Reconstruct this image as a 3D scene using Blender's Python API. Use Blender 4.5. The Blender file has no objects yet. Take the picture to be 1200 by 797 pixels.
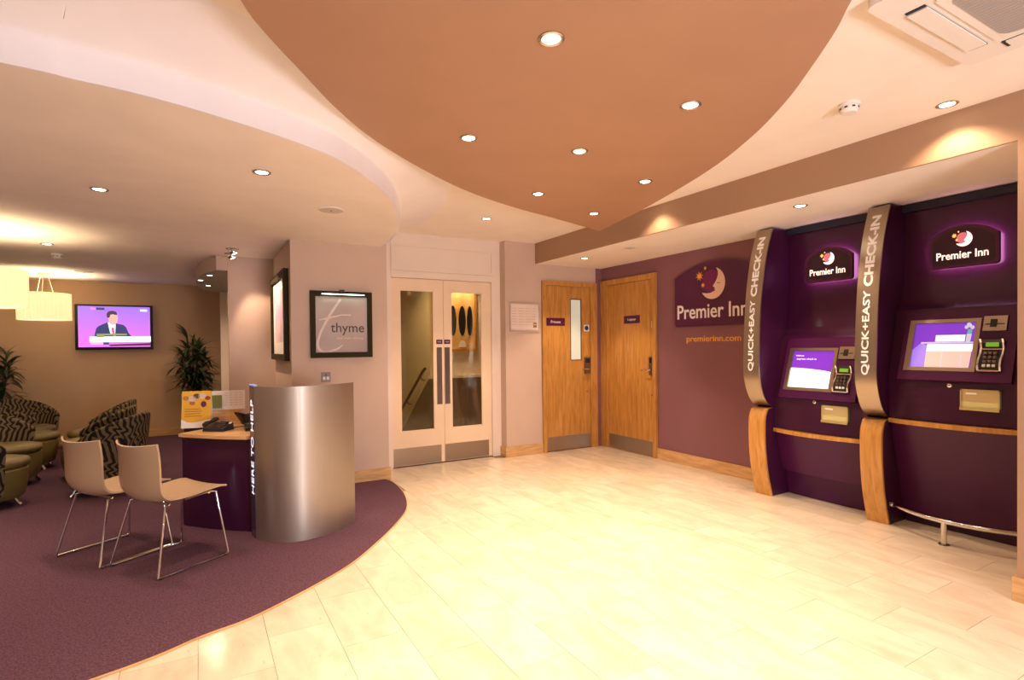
import bpy, bmesh, math, random
from mathutils import Vector, Matrix
random.seed(7)
SC = bpy.context.scene
COL = SC.collection
PI = math.pi

# ------------------------------------------------------------------ camera
cd = bpy.data.cameras.new('camera'); cam = bpy.data.objects.new('camera', cd); COL.objects.link(cam)
SC.camera = cam
_p, _r, _w = math.radians(-0.733), math.radians(-0.597), math.radians(29.87)
_f = Vector((math.sin(_w)*math.cos(_p), math.cos(_w)*math.cos(_p), math.sin(_p)))
_x = Vector((math.cos(_w), -math.sin(_w), 0)); _u = _x.cross(_f)
_R = _x*math.cos(_r)+_u*math.sin(_r); _U = -_x*math.sin(_r)+_u*math.cos(_r)
cam.matrix_world = Matrix(((_R.x, _U.x, -_f.x, 0), (_R.y, _U.y, -_f.y, 0), (_R.z, _U.z, -_f.z, 1.3), (0, 0, 0, 1)))
cd.sensor_width = 36; cd.lens = 638.6/1200*36; cd.shift_y = 15.9/1200; cd.clip_start = .05; cd.clip_end = 100

# ------------------------------------------------------------------ world, exposure, added rear light
W = bpy.data.worlds.new('World'); SC.world = W; W.use_nodes = True
W.node_tree.nodes['Background'].inputs[0].default_value = (.55, .50, .62, 1)
W.node_tree.nodes['Background'].inputs[1].default_value = .35
SC.view_settings.view_transform = 'Standard'; SC.view_settings.look = 'None'
SC.view_settings.gamma = 1; SC.view_settings.exposure = 0.33
try: SC.view_settings.use_curve_mapping = False
except Exception: pass
SC.cycles.max_bounces = 8; SC.cycles.diffuse_bounces = 5; SC.cycles.glossy_bounces = 4
SC.cycles.sample_clamp_indirect = 6; SC.cycles.caustics_reflective = False; SC.cycles.caustics_refractive = False
WARM = (1.0, .69, .45)
SPOT_W = 70
ld = bpy.data.lights.new('rear_cool_light', 'AREA'); ld.energy = 112; ld.color = (1.0, .93, .96)  # area lamp added behind the viewer, standing in for an unseen cool source
ld.shape = 'RECTANGLE'; ld.size = 1.2; ld.size_y = .85
lo = bpy.data.objects.new('rear_cool_light', ld); COL.objects.link(lo)
lo.location = (1.35, -2.25, .98); lo.rotation_euler = (math.radians(103), 0, math.radians(-8))

# ------------------------------------------------------------------ materials
MATS = {}
def mat(name, col, rough=.5, metal=0., emit=None, es=0., coat=0., spec=.5, **k):
    if name in MATS: return MATS[name]
    m = bpy.data.materials.new(name); m.use_nodes = True
    b = m.node_tree.nodes['Principled BSDF']
    b.inputs['Base Color'].default_value = (*col, 1); b.inputs['Roughness'].default_value = rough
    b.inputs['Metallic'].default_value = metal; b.inputs['Specular IOR Level'].default_value = spec
    b.inputs['Coat Weight'].default_value = coat; b.inputs['Coat Roughness'].default_value = .08
    if emit: b.inputs['Emission Color'].default_value = (*emit, 1); b.inputs['Emission Strength'].default_value = es
    MATS[name] = m; return m
def nodes(m): return m.node_tree.nodes, m.node_tree.links, m.node_tree.nodes['Principled BSDF']
def vary(m, c1, c2, scale=(1, 1, 1), nscale=5, detail=4, bump=0., dist=0., lo=.35, hi=.65, coords='Object', rand=0.):
    """noise-mixed colour on a material, optional bump and per-object shift"""
    N, L, B = nodes(m)
    tc = N.new('ShaderNodeTexCoord'); mp = N.new('ShaderNodeMapping'); mp.inputs['Scale'].default_value = scale
    L.new(tc.outputs[coords], mp.inputs[0])
    nz = N.new('ShaderNodeTexNoise'); nz.inputs['Scale'].default_value = nscale; nz.inputs['Detail'].default_value = detail
    nz.inputs['Distortion'].default_value = dist
    L.new(mp.outputs[0], nz.inputs['Vector'])
    rp = N.new('ShaderNodeValToRGB'); rp.color_ramp.elements[0].position = lo; rp.color_ramp.elements[1].position = hi
    rp.color_ramp.elements[0].color = (*c1, 1); rp.color_ramp.elements[1].color = (*c2, 1)
    L.new(nz.outputs['Fac'], rp.inputs[0])
    out = rp.outputs[0]
    if rand:
        oi = N.new('ShaderNodeObjectInfo')
        vadd = N.new('ShaderNodeVectorMath'); vadd.operation = 'ADD'
        mul = N.new('ShaderNodeMath'); mul.operation = 'MULTIPLY'; mul.inputs[1].default_value = 37.
        L.new(oi.outputs['Random'], mul.inputs[0]); L.new(tc.outputs[coords], vadd.inputs[0]); L.new(mul.outputs[0], vadd.inputs[1])
        L.new(vadd.outputs[0], mp.inputs[0])
        hs = N.new('ShaderNodeHueSaturation'); mr = N.new('ShaderNodeMapRange')
        mr.inputs['To Min'].default_value = 1-rand; mr.inputs['To Max'].default_value = 1+rand*.3
        L.new(oi.outputs['Random'], mr.inputs[0]); L.new(mr.outputs[0], hs.inputs['Value']); L.new(out, hs.inputs['Color']); out = hs.outputs[0]
    L.new(out, B.inputs['Base Color'])
    if bump:
        bp = N.new('ShaderNodeBump'); bp.inputs['Strength'].default_value = bump; bp.inputs['Distance'].default_value = .01
        L.new(nz.outputs['Fac'], bp.inputs['Height']); L.new(bp.outputs[0], B.inputs['Normal'])
    return m
def paint(name, col, rough=.75):
    m = mat(name, col, rough, spec=.3)
    return vary(m, tuple(c*.97 for c in col), tuple(min(1, c*1.02) for c in col), nscale=3, bump=.02)
M_white = paint('ceiling_paint', (.88, .82, .765))
M_fascia = paint('fascia_cool_tint', (.85, .83, .87))  # cool light on the upstand is tinted into this paint
M_taupe = paint('taupe_wall_paint', (.58, .45, .375), .7)
M_brown = paint('brown_beam_paint', (.385, .24, .15), .7)
M_raft = paint('copper_raft_paint', (.43, .255, .165), .45)
M_purplewall = paint('plum_wall_paint', (.235, .105, .125), .65)
M_far = paint('ochre_wall_paint', (.56, .375, .23), .7)
M_cream = paint('casing_gloss_paint', (.80, .70, .62), .4)
M_leafp = paint('door_gloss_paint', (.82, .66, .49), .38)
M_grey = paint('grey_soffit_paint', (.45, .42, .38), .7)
M_navy = mat('navy_recess', (.012, .012, .03), .5)
M_oak = mat('oak_veneer', (.5, .26, .08), .38, coat=.15)
vary(M_oak, (.40, .180, .033), (.60, .31, .082), scale=(9, 9, .9), nscale=4, detail=6, dist=.6, bump=.03, lo=.3, hi=.7)
M_oakh = mat('oak_baseboard', (.6, .38, .17), .42)
vary(M_oakh, (.52, .30, .12), (.68, .43, .20), scale=(1, 1, 10), nscale=5, detail=5, dist=.4, bump=.02)
M_tile = mat('marble_tile', (.8, .7, .55), .16, spec=.5)
vary(M_tile, (.68, .565, .43), (.80, .71, .575), scale=(1, .45, 1), nscale=7, detail=9, dist=.7, lo=.3, hi=.62, rand=.10)
def tile_fossils():
    N, L, B = nodes(M_tile)
    old = B.inputs['Base Color'].links[0].from_socket
    tc = N.new('ShaderNodeTexCoord'); v = N.new('ShaderNodeTexNoise'); v.inputs['Scale'].default_value = 38; v.inputs['Detail'].default_value = 3
    mp = N.new('ShaderNodeMapping'); mp.inputs['Scale'].default_value = (1, .4, 1); L.new(tc.outputs['Generated'], mp.inputs[0])
    mp2 = N.new('ShaderNodeMapping'); L.new(tc.outputs['Object'], mp2.inputs[0]); mp2.inputs['Scale'].default_value = (1, .45, 1)
    L.new(mp2.outputs[0], v.inputs['Vector'])
    r = N.new('ShaderNodeValToRGB'); r.color_ramp.elements[0].position = .66; r.color_ramp.elements[1].position = .74
    r.color_ramp.elements[0].color = (0, 0, 0, 1); r.color_ramp.elements[1].color = (.55, .55, .55, 1); L.new(v.outputs['Fac'], r.inputs[0])
    mx = N.new('ShaderNodeMix'); mx.data_type = 'RGBA'; L.new(r.outputs[0], mx.inputs['Factor']); L.new(old, mx.inputs['A'])
    mx.inputs['B'].default_value = (.55, .36, .20, 1); L.new(mx.outputs['Result'], B.inputs['Base Color'])
tile_fossils()
M_grout = mat('grout', (.40, .31, .21), .8)
M_carpet = mat('purple_carpet', (.1, .045, .08), .95, spec=.1)
vary(M_carpet, (.078, .038, .062), (.150, .078, .115), nscale=120, detail=3, bump=.5)
M_steel = mat('brushed_steel', (.46, .42, .38), .48, 1.)
M_kick = mat('kick_steel', (.40, .34, .28), .33, 1.)
def brush(m, sc):
    N, L, B = nodes(m)
    tc = N.new('ShaderNodeTexCoord'); mp = N.new('ShaderNodeMapping'); mp.inputs['Scale'].default_value = sc
    nz = N.new('ShaderNodeTexNoise'); nz.inputs['Scale'].default_value = 60; nz.inputs['Detail'].default_value = 3
    L.new(tc.outputs['Object'], mp.inputs[0]); L.new(mp.outputs[0], nz.inputs['Vector'])
    mr = N.new('ShaderNodeMapRange'); r0 = B.inputs['Roughness'].default_value
    mr.inputs['To Min'].default_value = r0*.8; mr.inputs['To Max'].default_value = r0*1.2
    L.new(nz.outputs['Fac'], mr.inputs[0]); L.new(mr.outputs[0], B.inputs['Roughness'])
    bp = N.new('ShaderNodeBump'); bp.inputs['Strength'].default_value = .06; bp.inputs['Distance'].default_value = .003
    L.new(nz.outputs['Fac'], bp.inputs['Height']); L.new(bp.outputs[0], B.inputs['Normal'])
brush(M_steel, (1, 1, .04)); brush(M_kick, (1, 1, .04))
M_strip = mat('champagne_metal', (.42, .35, .27), .34, 1.); brush(M_strip, (.2, 4, .1))
M_chrome = mat('chrome', (.75, .74, .72), .12, 1.)
M_dsteel = mat('dark_pull_metal', (.22, .17, .15), .35, 1.)
M_kpurple = mat('kiosk_purple', (.042, .005, .030), .30, coat=.12, spec=.35)
M_kpanel = mat('kiosk_panel_purple', (.060, .006, .055), .36, coat=.08, spec=.3)
M_dpurple = mat('deep_purple_sign', (.075, .006, .05), .4)
M_black = mat('black_plastic', (.012, .012, .013), .35)
M_blackgl = mat('black_gloss', (.008, .008, .01), .12)
M_ltext = mat('white_print', (.85, .8, .78), .5)
M_wtext = mat('bright_white_print', (.95, .94, .92), .6)
M_glowtext = mat('lit_letter', (.9, .85, .95), .4, emit=(.9, .88, 1), es=.8)
M_orange = mat('orange_print', (.85, .40, .04), .5)
M_lens = mat('lamp_lens', (1, 1, 1), .3, emit=(1, .86, .66), es=14)
M_ring = mat('lamp_bezel', (.55, .50, .44), .25, .9)
M_plastic = mat('white_plastic', (.78, .74, .70), .45)
M_olive = mat('olive_vinyl', (.16, .12, .035), .42)
M_beech = mat('pale_shell', (.52, .375, .235), .42)
M_glass = mat('door_glass', (1, 1, 1), .02)
def glassify(m, tint, refl=.08):
    N, L, B = nodes(m)
    tr = N.new('ShaderNodeBsdfTransparent'); tr.inputs[0].default_value = (*tint, 1)
    gl = N.new('ShaderNodeBsdfGlossy'); gl.inputs['Roughness'].default_value = .02
    mx = N.new('ShaderNodeMixShader'); fr = N.new('ShaderNodeFresnel'); fr.inputs[0].default_value = 1.5
    L.new(fr.outputs[0], mx.inputs[0]); L.new(tr.outputs[0], mx.inputs[1]); L.new(gl.outputs[0], mx.inputs[2])
    L.new(mx.outputs[0], N['Material Output'].inputs[0])
glassify(M_glass, (.90, .90, .80))
M_glassd = mat('shade_tinted_glass', (1, 1, 1), .02); glassify(M_glassd, (.72, .70, .52))  # shade of the stairwell behind is put into this pane's tint
M_shade = mat('pleated_shade', (.95, .85, .5), .8, emit=(1, .84, .44), es=.60)
def zebra():
    m = mat('wavy_chair_fabric', (.2, .17, .09), .8, spec=.2)
    N, L, B = nodes(m)
    def mth(op, a, b=None, c=None):
        n = N.new('ShaderNodeMath'); n.operation = op
        for i, x in enumerate((a, b, c)):
            if x is None: continue
            if isinstance(x, (int, float)): n.inputs[i].default_value = x
            else: L.new(x, n.inputs[i])
        return n.outputs[0]
    tc = N.new('ShaderNodeTexCoord'); sp_ = N.new('ShaderNodeSeparateXYZ'); L.new(tc.outputs['Object'], sp_.inputs[0])
    nz = N.new('ShaderNodeTexNoise'); nz.inputs['Scale'].default_value = 6.5; nz.inputs['Detail'].default_value = .5; L.new(tc.outputs['Object'], nz.inputs['Vector'])
    ang = mth('ARCTAN2', sp_.outputs['Y'], mth('MULTIPLY', sp_.outputs['X'], -1))
    wob = mth('SINE', mth('MULTIPLY_ADD', sp_.outputs['Z'], 44, mth('MULTIPLY', nz.outputs['Fac'], 16)))
    sn = N.new('ShaderNodeMath'); sn.operation = 'SINE'
    L.new(mth('ADD', mth('MULTIPLY_ADD', ang, 42, mth('MULTIPLY', wob, 1.9)), mth('MULTIPLY', nz.outputs['Fac'], 9)), sn.inputs[0])
    r = N.new('ShaderNodeValToRGB'); r.color_ramp.elements[0].position = .40; r.color_ramp.elements[1].position = .56
    r.color_ramp.elements[0].color = (.018, .013, .010, 1); r.color_ramp.elements[1].color = (.165, .125, .065, 1)
    ad = N.new('ShaderNodeMath'); ad.operation = 'MULTIPLY_ADD'; ad.inputs[1].default_value = .5; ad.inputs[2].default_value = .5
    L.new(sn.outputs[0], ad.inputs[0]); L.new(ad.outputs[0], r.inputs[0]); L.new(r.outputs[0], B.inputs['Base Color'])
    return m
M_zebra = zebra()

# ------------------------------------------------------------------ builders
class Fr:
    """a flat drawing frame: origin, u (right) and v (up)"""
    def __init__(s, o, u, v): s.o, s.u, s.v = Vector(o), Vector(u).normalized(), Vector(v).normalized(); s.n = s.u.cross(s.v)
    def __call__(s, a, b, c=0): return s.o+s.u*a+s.v*b+s.n*c
class MB:
    def __init__(s): s.b = bmesh.new()
    def face(s, pts):
        try: return s.b.faces.new([s.b.verts.new(p) for p in pts])
        except ValueError: return None
    def hexa(s, p):   # p: 8 points, bottom 4 then top 4
        v = [s.b.verts.new(q) for q in p]
        for f in ((0, 3, 2, 1), (4, 5, 6, 7), (0, 1, 5, 4), (1, 2, 6, 5), (2, 3, 7, 6), (3, 0, 4, 7)): s.b.faces.new([v[i] for i in f])
        return s
    def box(s, x0, x1, y0, y1, z0, z1, fr=None):
        q = [(x0, y0, z0), (x1, y0, z0), (x1, y1, z0), (x0, y1, z0), (x0, y0, z1), (x1, y0, z1), (x1, y1, z1), (x0, y1, z1)]
        if fr: q = [fr(*a) for a in q]
        return s.hexa(q)
    def prism(s, poly, h0, h1, f=lambda x, y, h: (x, y, h)):
        a = [s.b.verts.new(f(x, y, h0)) for x, y in poly]; c = [s.b.verts.new(f(x, y, h1)) for x, y in poly]
        s.b.faces.new(a[::-1]); s.b.faces.new(c); n = len(poly)
        for i in range(n): s.b.faces.new((a[i], a[(i+1) % n], c[(i+1) % n], c[i]))
        return s
    def lathe(s, prof, c=(0, 0, 0), seg=24, f=None):
        rings = []
        for r, z in prof:
            rings.append([s.b.verts.new(Vector(c)+Vector((max(r, 1e-4)*math.cos(2*PI*i/seg), max(r, 1e-4)*math.sin(2*PI*i/seg), z)) if f is None
                          else f(max(r, 1e-4)*math.cos(2*PI*i/seg), max(r, 1e-4)*math.sin(2*PI*i/seg), z)) for i in range(seg)])
        for a, b in zip(rings, rings[1:]):
            for i in range(seg): s.b.faces.new((a[i], a[(i+1) % seg], b[(i+1) % seg], b[i]))
        s.b.faces.new(rings[0][::-1]); s.b.faces.new(rings[-1]); return s
    def tube(s, path, r, seg=8):
        path = [Vector(p) for p in path]; rings = []; nrm = None
        for i, p in enumerate(path):
            t = (path[min(i+1, len(path)-1)]-path[max(i-1, 0)]).normalized()
            if nrm is None: nrm = t.orthogonal().normalized()
            nrm = (nrm-t*nrm.dot(t)).normalized(); bn = t.cross(nrm)
            rr = r[i] if isinstance(r, (list, tuple)) else r
            rings.append([s.b.verts.new(p+(nrm*math.cos(2*PI*k/seg)+bn*math.sin(2*PI*k/seg))*rr) for k in range(seg)])
        for a, b in zip(rings, rings[1:]):
            for i in range(seg): s.b.faces.new((a[i], a[(i+1) % seg], b[(i+1) % seg], b[i]))
        s.b.faces.new(rings[0][::-1]); s.b.faces.new(rings[-1]); return s
    def grid(s, fn, nu, nv, thick=None):
        """fn(u,v)->point, u,v in 0..1; thick = fn giving the back-side point"""
        def lay(g): return [[s.b.verts.new(g(i/nu, j/nv)) for j in range(nv+1)] for i in range(nu+1)]
        A = lay(fn)
        for i in range(nu):
            for j in range(nv): s.b.faces.new((A[i][j], A[i+1][j], A[i+1][j+1], A[i][j+1]))
        if thick:
            B = lay(thick)
            for i in range(nu):
                for j in range(nv): s.b.faces.new((B[i][j], B[i][j+1], B[i+1][j+1], B[i+1][j]))
            for i in range(nu):
                s.b.faces.new((A[i][0], B[i][0], B[i+1][0], A[i+1][0])); s.b.faces.new((A[i][nv], A[i+1][nv], B[i+1][nv], B[i][nv]))
            for j in range(nv):
                s.b.faces.new((A[0][j], A[0][j+1], B[0][j+1], B[0][j])); s.b.faces.new((A[nu][j], B[nu][j], B[nu][j+1], A[nu][j+1]))
        return s
    def mesh(s, name, m, bevel=0, smooth=False, xf=None, seg=2):
        if bevel: bmesh.ops.bevel(s.b, geom=[e for e in s.b.edges if len(e.link_faces) == 2 and e.calc_face_angle(0) > .5], offset=bevel, segments=seg, affect='EDGES', profile=.5)
        bmesh.ops.recalc_face_normals(s.b, faces=s.b.faces)
        if xf is not None: s.b.transform(xf)
        me = bpy.data.meshes.new(name); s.b.to_mesh(me); s.b.free()
        me.materials.append(m)
        if smooth:
            for p in me.polygons: p.use_smooth = True
            try: me.set_sharp_from_angle(angle=math.radians(smooth if smooth > 1 else 40))
            except Exception: pass
        return me
    def build(s, name, m, parent=None, bevel=0, smooth=False, world=True):
        xf = None
        if parent is not None and world: xf = wm(parent).inverted()
        o = bpy.data.objects.new(name, s.mesh(name, m, bevel, smooth, xf)); COL.objects.link(o)
        if parent is not None: o.parent = parent
        return o
def wm(o):
    M = Matrix.LocRotScale(o.location, o.rotation_euler, o.scale)
    return wm(o.parent) @ M if o.parent else M
def thing(name, label, cat, loc=(0, 0, 0), rz=0, group=None):
    o = bpy.data.objects.new(name, None); COL.objects.link(o); o.empty_display_size = .1
    o.location = loc; o.rotation_euler = (0, 0, rz); return tag(o, label, cat, group)
def tag(o, label=None, cat=None, group=None, kind=None):
    if label: o['label'] = label
    if cat: o['category'] = cat
    if group: o['group'] = group
    if kind: o['kind'] = kind
    return o
def struct(o): o['kind'] = 'structure'; return o
def dup(src, label, loc=None, rz=None, group=None):
    r = src.copy(); COL.objects.link(r)
    if loc is not None: r.location = loc
    if rz is not None: r.rotation_euler = (0, 0, rz)
    r['label'] = label
    if group: r['group'] = group
    for ch in list(src.children):
        c = ch.copy(); COL.objects.link(c); c.parent = r
        for g in list(ch.children):
            d = g.copy(); COL.objects.link(d); d.parent = c
    return r
_dg = None
def text_bm(mb, s, fr, w, h, depth=.0015, rot=False, bold=0., fit=True, shear=0):
    """letters of s stretched into a w x h box centred on frame fr"""
    cu = bpy.data.curves.new('t', 'FONT'); cu.body = s; cu.extrude = .02; cu.resolution_u = 3; cu.offset = bold; cu.shear = shear
    o = bpy.data.objects.new('t', cu); COL.objects.link(o)
    dg = bpy.context.evaluated_depsgraph_get(); me = bpy.data.meshes.new_from_object(o.evaluated_get(dg))
    bpy.data.objects.remove(o); bpy.data.curves.remove(cu)
    xs = [v.co.x for v in me.vertices]; ys = [v.co.y for v in me.vertices]
    x0, x1, y0, y1 = min(xs), max(xs), min(ys), max(ys); sx = w/(x1-x0); sy = h/(y1-y0)
    vs = []
    for v in me.vertices:
        a = (v.co.x-(x0+x1)/2)*sx; b = (v.co.y-(y0+y1)/2)*sy; c = depth if v.co.z > 0 else 0
        if rot: a, b = -b, a
        vs.append(mb.b.verts.new(fr(a, b, c)))
    for p in me.polygons:
        try: mb.b.faces.new([vs[i] for i in p.vertices])
        except ValueError: pass
    bpy.data.meshes.remove(me); return mb
def arc(p0, p1, bulge, n=12):
    """points from p0 to p1 on a parabola-ish bow"""
    p0, p1 = Vector(p0), Vector(p1); d = p1-p0; nn = Vector((-d.y, d.x)).normalized()
    return [p0+d*(i/n)+nn*bulge*4*(i/n)*(1-i/n) for i in range(n+1)]
def spline(pts, n=6):
    """Catmull-Rom through 2D points"""
    P = [Vector(p) for p in pts]; P = [P[0]*2-P[1]]+P+[P[-1]*2-P[-2]]; out = []
    for i in range(1, len(P)-2):
        a, b, c, d = P[i-1:i+3]
        for k in range(n):
            t = k/n; out.append(.5*((2*b)+(c-a)*t+(2*a-5*b+4*c-d)*t*t+(3*b-a-3*c+d)*t**3))
    out.append(P[-2]); return out

# ================================================================== SETTING
ZC, ZL, ZR = 2.54, 2.295, 2.43        # main ceiling, low ceilings, raft underside
YF, YB = 9.8, -2.4                    # far lounge wall, wall behind the viewer
XR, XL = 4.55, -4.6
floor = struct(MB().box(XL, XR+.1, YB, YF+.1, -.12, -.008).build('floor', M_grout))
# marble tiles, half bonded, each its own piece
tm = {}
CARPET = spline([(-4.55, 2.15), (-3.0, 2.3), (-1.6, 2.42), (-.38, 2.682), (-.01, 2.828), (.244, 2.925), (.702, 3.251), (.994, 3.572), (1.265, 3.94), (1.44, 4.25), (1.555, 4.66), (1.6, 5.08), (1.57, 5.288)], 8)
def carpet_y(x):
    for a, b in zip(CARPET, CARPET[1:]):
        if a.x <= x <= b.x: return a.y+(b.y-a.y)*(x-a.x)/max(1e-6, b.x-a.x)
    return 99
PX, PY = .2730, .2620
cnt = 0
for k in range(-9, 16):
    x0 = .25+PX*k; x1 = x0+PX
    for n in range(-13, 12):
        if (n-k) % 2: continue
        y1 = 2.675-PY*n; y0 = y1-2*PY           # joint at y1
        a, b, c, d = x0, min(x1, XR-.002), y0, y1
        if b-a < .03: continue
        lim = 5.572 if a > 3.1 else (5.75 if a > 1.5 else 5.288)
        if a < 3.117 < b: lim = 5.572
        if c >= lim-.02: continue
        d = min(d, lim)
        if d < .3 or a < -.9: continue
        if d-.05 > 0 and a < 1.5 and c > carpet_y(min(b, 1.5))+.02 and c > carpet_y(a)+.02: continue
        # frustum test: skip tiles never in view
        cx_, cy_ = (a+b)/2, (c+d)/2
        dep = cx_*_f.x+cy_*_f.y; lat = cx_*_x.x+cy_*_x.y
        if dep < 1.7 or lat > dep*.94+.45 or lat < -dep*.94-.45: continue
        key = (round(b-a, 3), round(d-c, 3))
        if key not in tm:
            w, h = (b-a)/2-.0010, (d-c)/2-.0010
            mb = MB(); e = .0009
            mb.hexa([(-w, -h, -.0075), (w, -h, -.0075), (w, h, -.0075), (-w, h, -.0075), (-w, -h, -e), (w, -h, -e), (w, h, -e), (-w, h, -e)])
            mb.b.faces.ensure_lookup_table(); top = [f_ for f_ in mb.b.faces if all(abs(v.co.z+e) < 1e-6 for v in f_.verts)][0]
            bmesh.ops.inset_region(mb.b, faces=[top], thickness=.0012, depth=e)
            tm[key] = mb.mesh('marble_tile', M_tile)
        o = bpy.data.objects.new('marble_tile', tm[key]); COL.objects.link(o); o.parent = floor
        o.location = (cx_, cy_, 0); cnt += 1
print('tiles', cnt)
# plain tiled floor beyond the pieces seen (behind the viewer)
carp = [tuple(p) for p in CARPET]
poly = carp+[(.73, 5.29), (.73, 6.56), (.28, 6.58), (.28, 9.1), (.28, YF), (XL, YF)]
cb = MB().prism(poly, .0, .007)
struct(cb.build('trim_1', M_carpet)); bpy.data.objects['trim_1']['label'] = 'purple carpet with a curved edge against the marble'
e = MB()
for a, b in zip(CARPET, CARPET[1:]):
    t = (b-a).normalized(); nn = Vector((t.y, -t.x))*.006
    e.hexa([(a.x, a.y, .0005), (a.x+nn.x, a.y+nn.y, .0005), (b.x+nn.x, b.y+nn.y, .0005), (b.x, b.y, .0005), (a.x, a.y, .0085), (a.x+nn.x, a.y+nn.y, .0085), (b.x+nn.x, b.y+nn.y, .0085), (b.x, b.y, .0085)])
struct(e.build('trim_2', M_oakh)); bpy.data.objects['trim_2']['label'] = 'thin brass-coloured strip edging the carpet'

# ceilings
struct(MB().box(XL, XR+.1, YB, 5.80, ZC, ZC+.1).build('ceiling', M_white))
LED = spline([(-4.6, 2.35), (-3.0, 2.40), (-1.6, 2.44), (-.577, 2.503), (-.389, 2.529), (-.175, 2.560), (.068, 2.636), (.363, 2.764), (.648, 2.941), (.918, 3.247), (1.132, 3.581), (1.365, 4.10), (1.50, 4.60), (1.555, 4.98), (1.56, 5.29)], 6)
lp = [tuple(p) for p in LED]+[(1.56, 5.35), (.73, 5.35), (.73, 6.6), (.9, YF+.05), (XL, YF+.05)]
low = struct(MB().prism(lp, ZL, ZL+.02).build('ceiling_lounge', M_white))
def led_n(i):
    t = (LED[min(i+1, len(LED)-1)]-LED[max(i-1, 0)]).normalized(); return Vector((t.y, -t.x))
FIL = [(.001, ZL-.001), (.001, 2.404), (.004, 2.414), (.012, 2.422), (.03, 2.430)]+[(.03+.40*k/6, 2.430+.1125*math.sin(k/6*PI/2)) for k in range(1, 7)]
nL = len(LED)-1
def fas(u, v, o=0):
    i = int(round(u*nL)); k = int(round(v*(len(FIL)-1))); q = LED[i]+led_n(i)*(FIL[k][0]-o); return Vector((q.x, q.y, FIL[k][1]+o*.2*(k > 1)))
mb = MB().grid(fas, nL, len(FIL)-1, thick=lambda u, v: fas(u, v, .02))
struct(mb.build('trim_3', M_fascia, smooth=30)); bpy.data.objects['trim_3']['label'] = 'curved upstand at the edge of the lower lounge ceiling'
# beam and low soffit along the right wall
XBm = 3.536
struct(MB().box(XBm+.02, XR+.05, -1.0, 5.60, ZL+.003, ZL+.02).build('ceiling_soffit', M_white))
struct(MB().box(XBm, XBm+.02, 1.1, 5.573, ZL+.003, ZC).build('trim_4', M_brown)); bpy.data.objects['trim_4']['label'] = 'brown painted beam face under the ceiling'
# column at the right edge of the picture
struct(MB().box(XBm, XR+.05, -2.2, 1.10, 0, ZC).build('wall_column', M_brown))
struct(MB().box(XBm-.016, XBm, -2.2, 1.1165, 0, .12).box(XBm, XR, 1.10, 1.116, 0, .12).build('baseboard_column', M_oakh, bevel=.003))
# walls
struct(MB().box(XR, XR+.12, 1.0, 5.70, 0, ZL+.02).build('wall_right', M_purplewall))
struct(MB().box(XR, XR+.12, YB, 1.0, 0, ZC).build('wall_right_rear', M_brown))
struct(MB().box(3.117, XR, 5.573, 5.68, 0, ZC).box(3.117, 3.2, 5.68, 5.9, 0, ZC).build('wall_back', M_taupe))
struct(MB().box(.73, 1.62, 5.293, 5.42, 0, ZC).box(.73, .86, 5.42, 6.57, 0, ZC).box(1.50, 1.62, 5.42, 5.76, 0, ZC).build('wall_centre', M_taupe))
struct(MB().box(.28, .86, 6.57, 6.70, 0, ZL).build('wall_alcove', M_taupe))
struct(MB().box(.28, 1.0, 9.1, 9.2, 0, ZL).build('wall_niche', M_cream))
struct(MB().box(XL, .9, YF, YF+.12, 0, ZL+.02).build('wall_far', M_far))
struct(MB().box(XL-.12, XL, YB, YF, 0, ZC).build('wall_left', M_white))
# wall behind the viewer with its wide entrance glazing left open to daylight
struct(MB().box(XL, -.6, YB-.12, YB, 0, ZC).box(2.4, XR, YB-.12, YB, 0, ZC).box(-.6, 2.4, YB-.12, YB, 2.1, ZC).box(-.6, 2.4, YB-.12, YB, 0, .35).build('wall_rear', M_white))
struct(MB().box(4.455, XR, 5.569, 5.573, 0, ZL).build('wall_corner', M_purplewall))
def base(name, x0, x1, y0, y1): struct(MB().box(x0, x1, y0, y1, 0, .12).build(name, M_oakh, bevel=.003))
base('baseboard_centre', .74, 1.635, 5.277, 5.293)
struct(MB().box(3.10, 3.618, 5.557, 5.573, 0, .12).box(3.101, 3.117, 5.573, 5.70, 0, .1199).build('baseboard_back', M_oakh, bevel=.003))
struct(MB().box(XR-.016, XR, 3.10, 4.578, 0, .12).box(XR-.016, XR, 5.555, 5.573, 0, .12).build('baseboard_right', M_oakh, bevel=.003))
base('baseboard_far', XL, .28, YF-.02, YF)
base('baseboard_alcove', .28, .73, 6.552, 6.57)
# low round-ended bulkhead beside the alcove
bk = spline([(.172, 6.571), (.06, 6.95), (-.005, 7.45), (-.02, 7.9), (.0, 8.4), (.09, 8.85), (.28, 9.095)], 5)
poly = [tuple(p) for p in bk]+[(.75, 9.095), (.75, 6.705), (.279, 6.705), (.279, 6.571)]
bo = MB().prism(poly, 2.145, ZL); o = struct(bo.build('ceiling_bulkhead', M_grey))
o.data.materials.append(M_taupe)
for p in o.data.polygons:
    if abs(p.normal.z) < .5: p.material_index = 1
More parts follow.
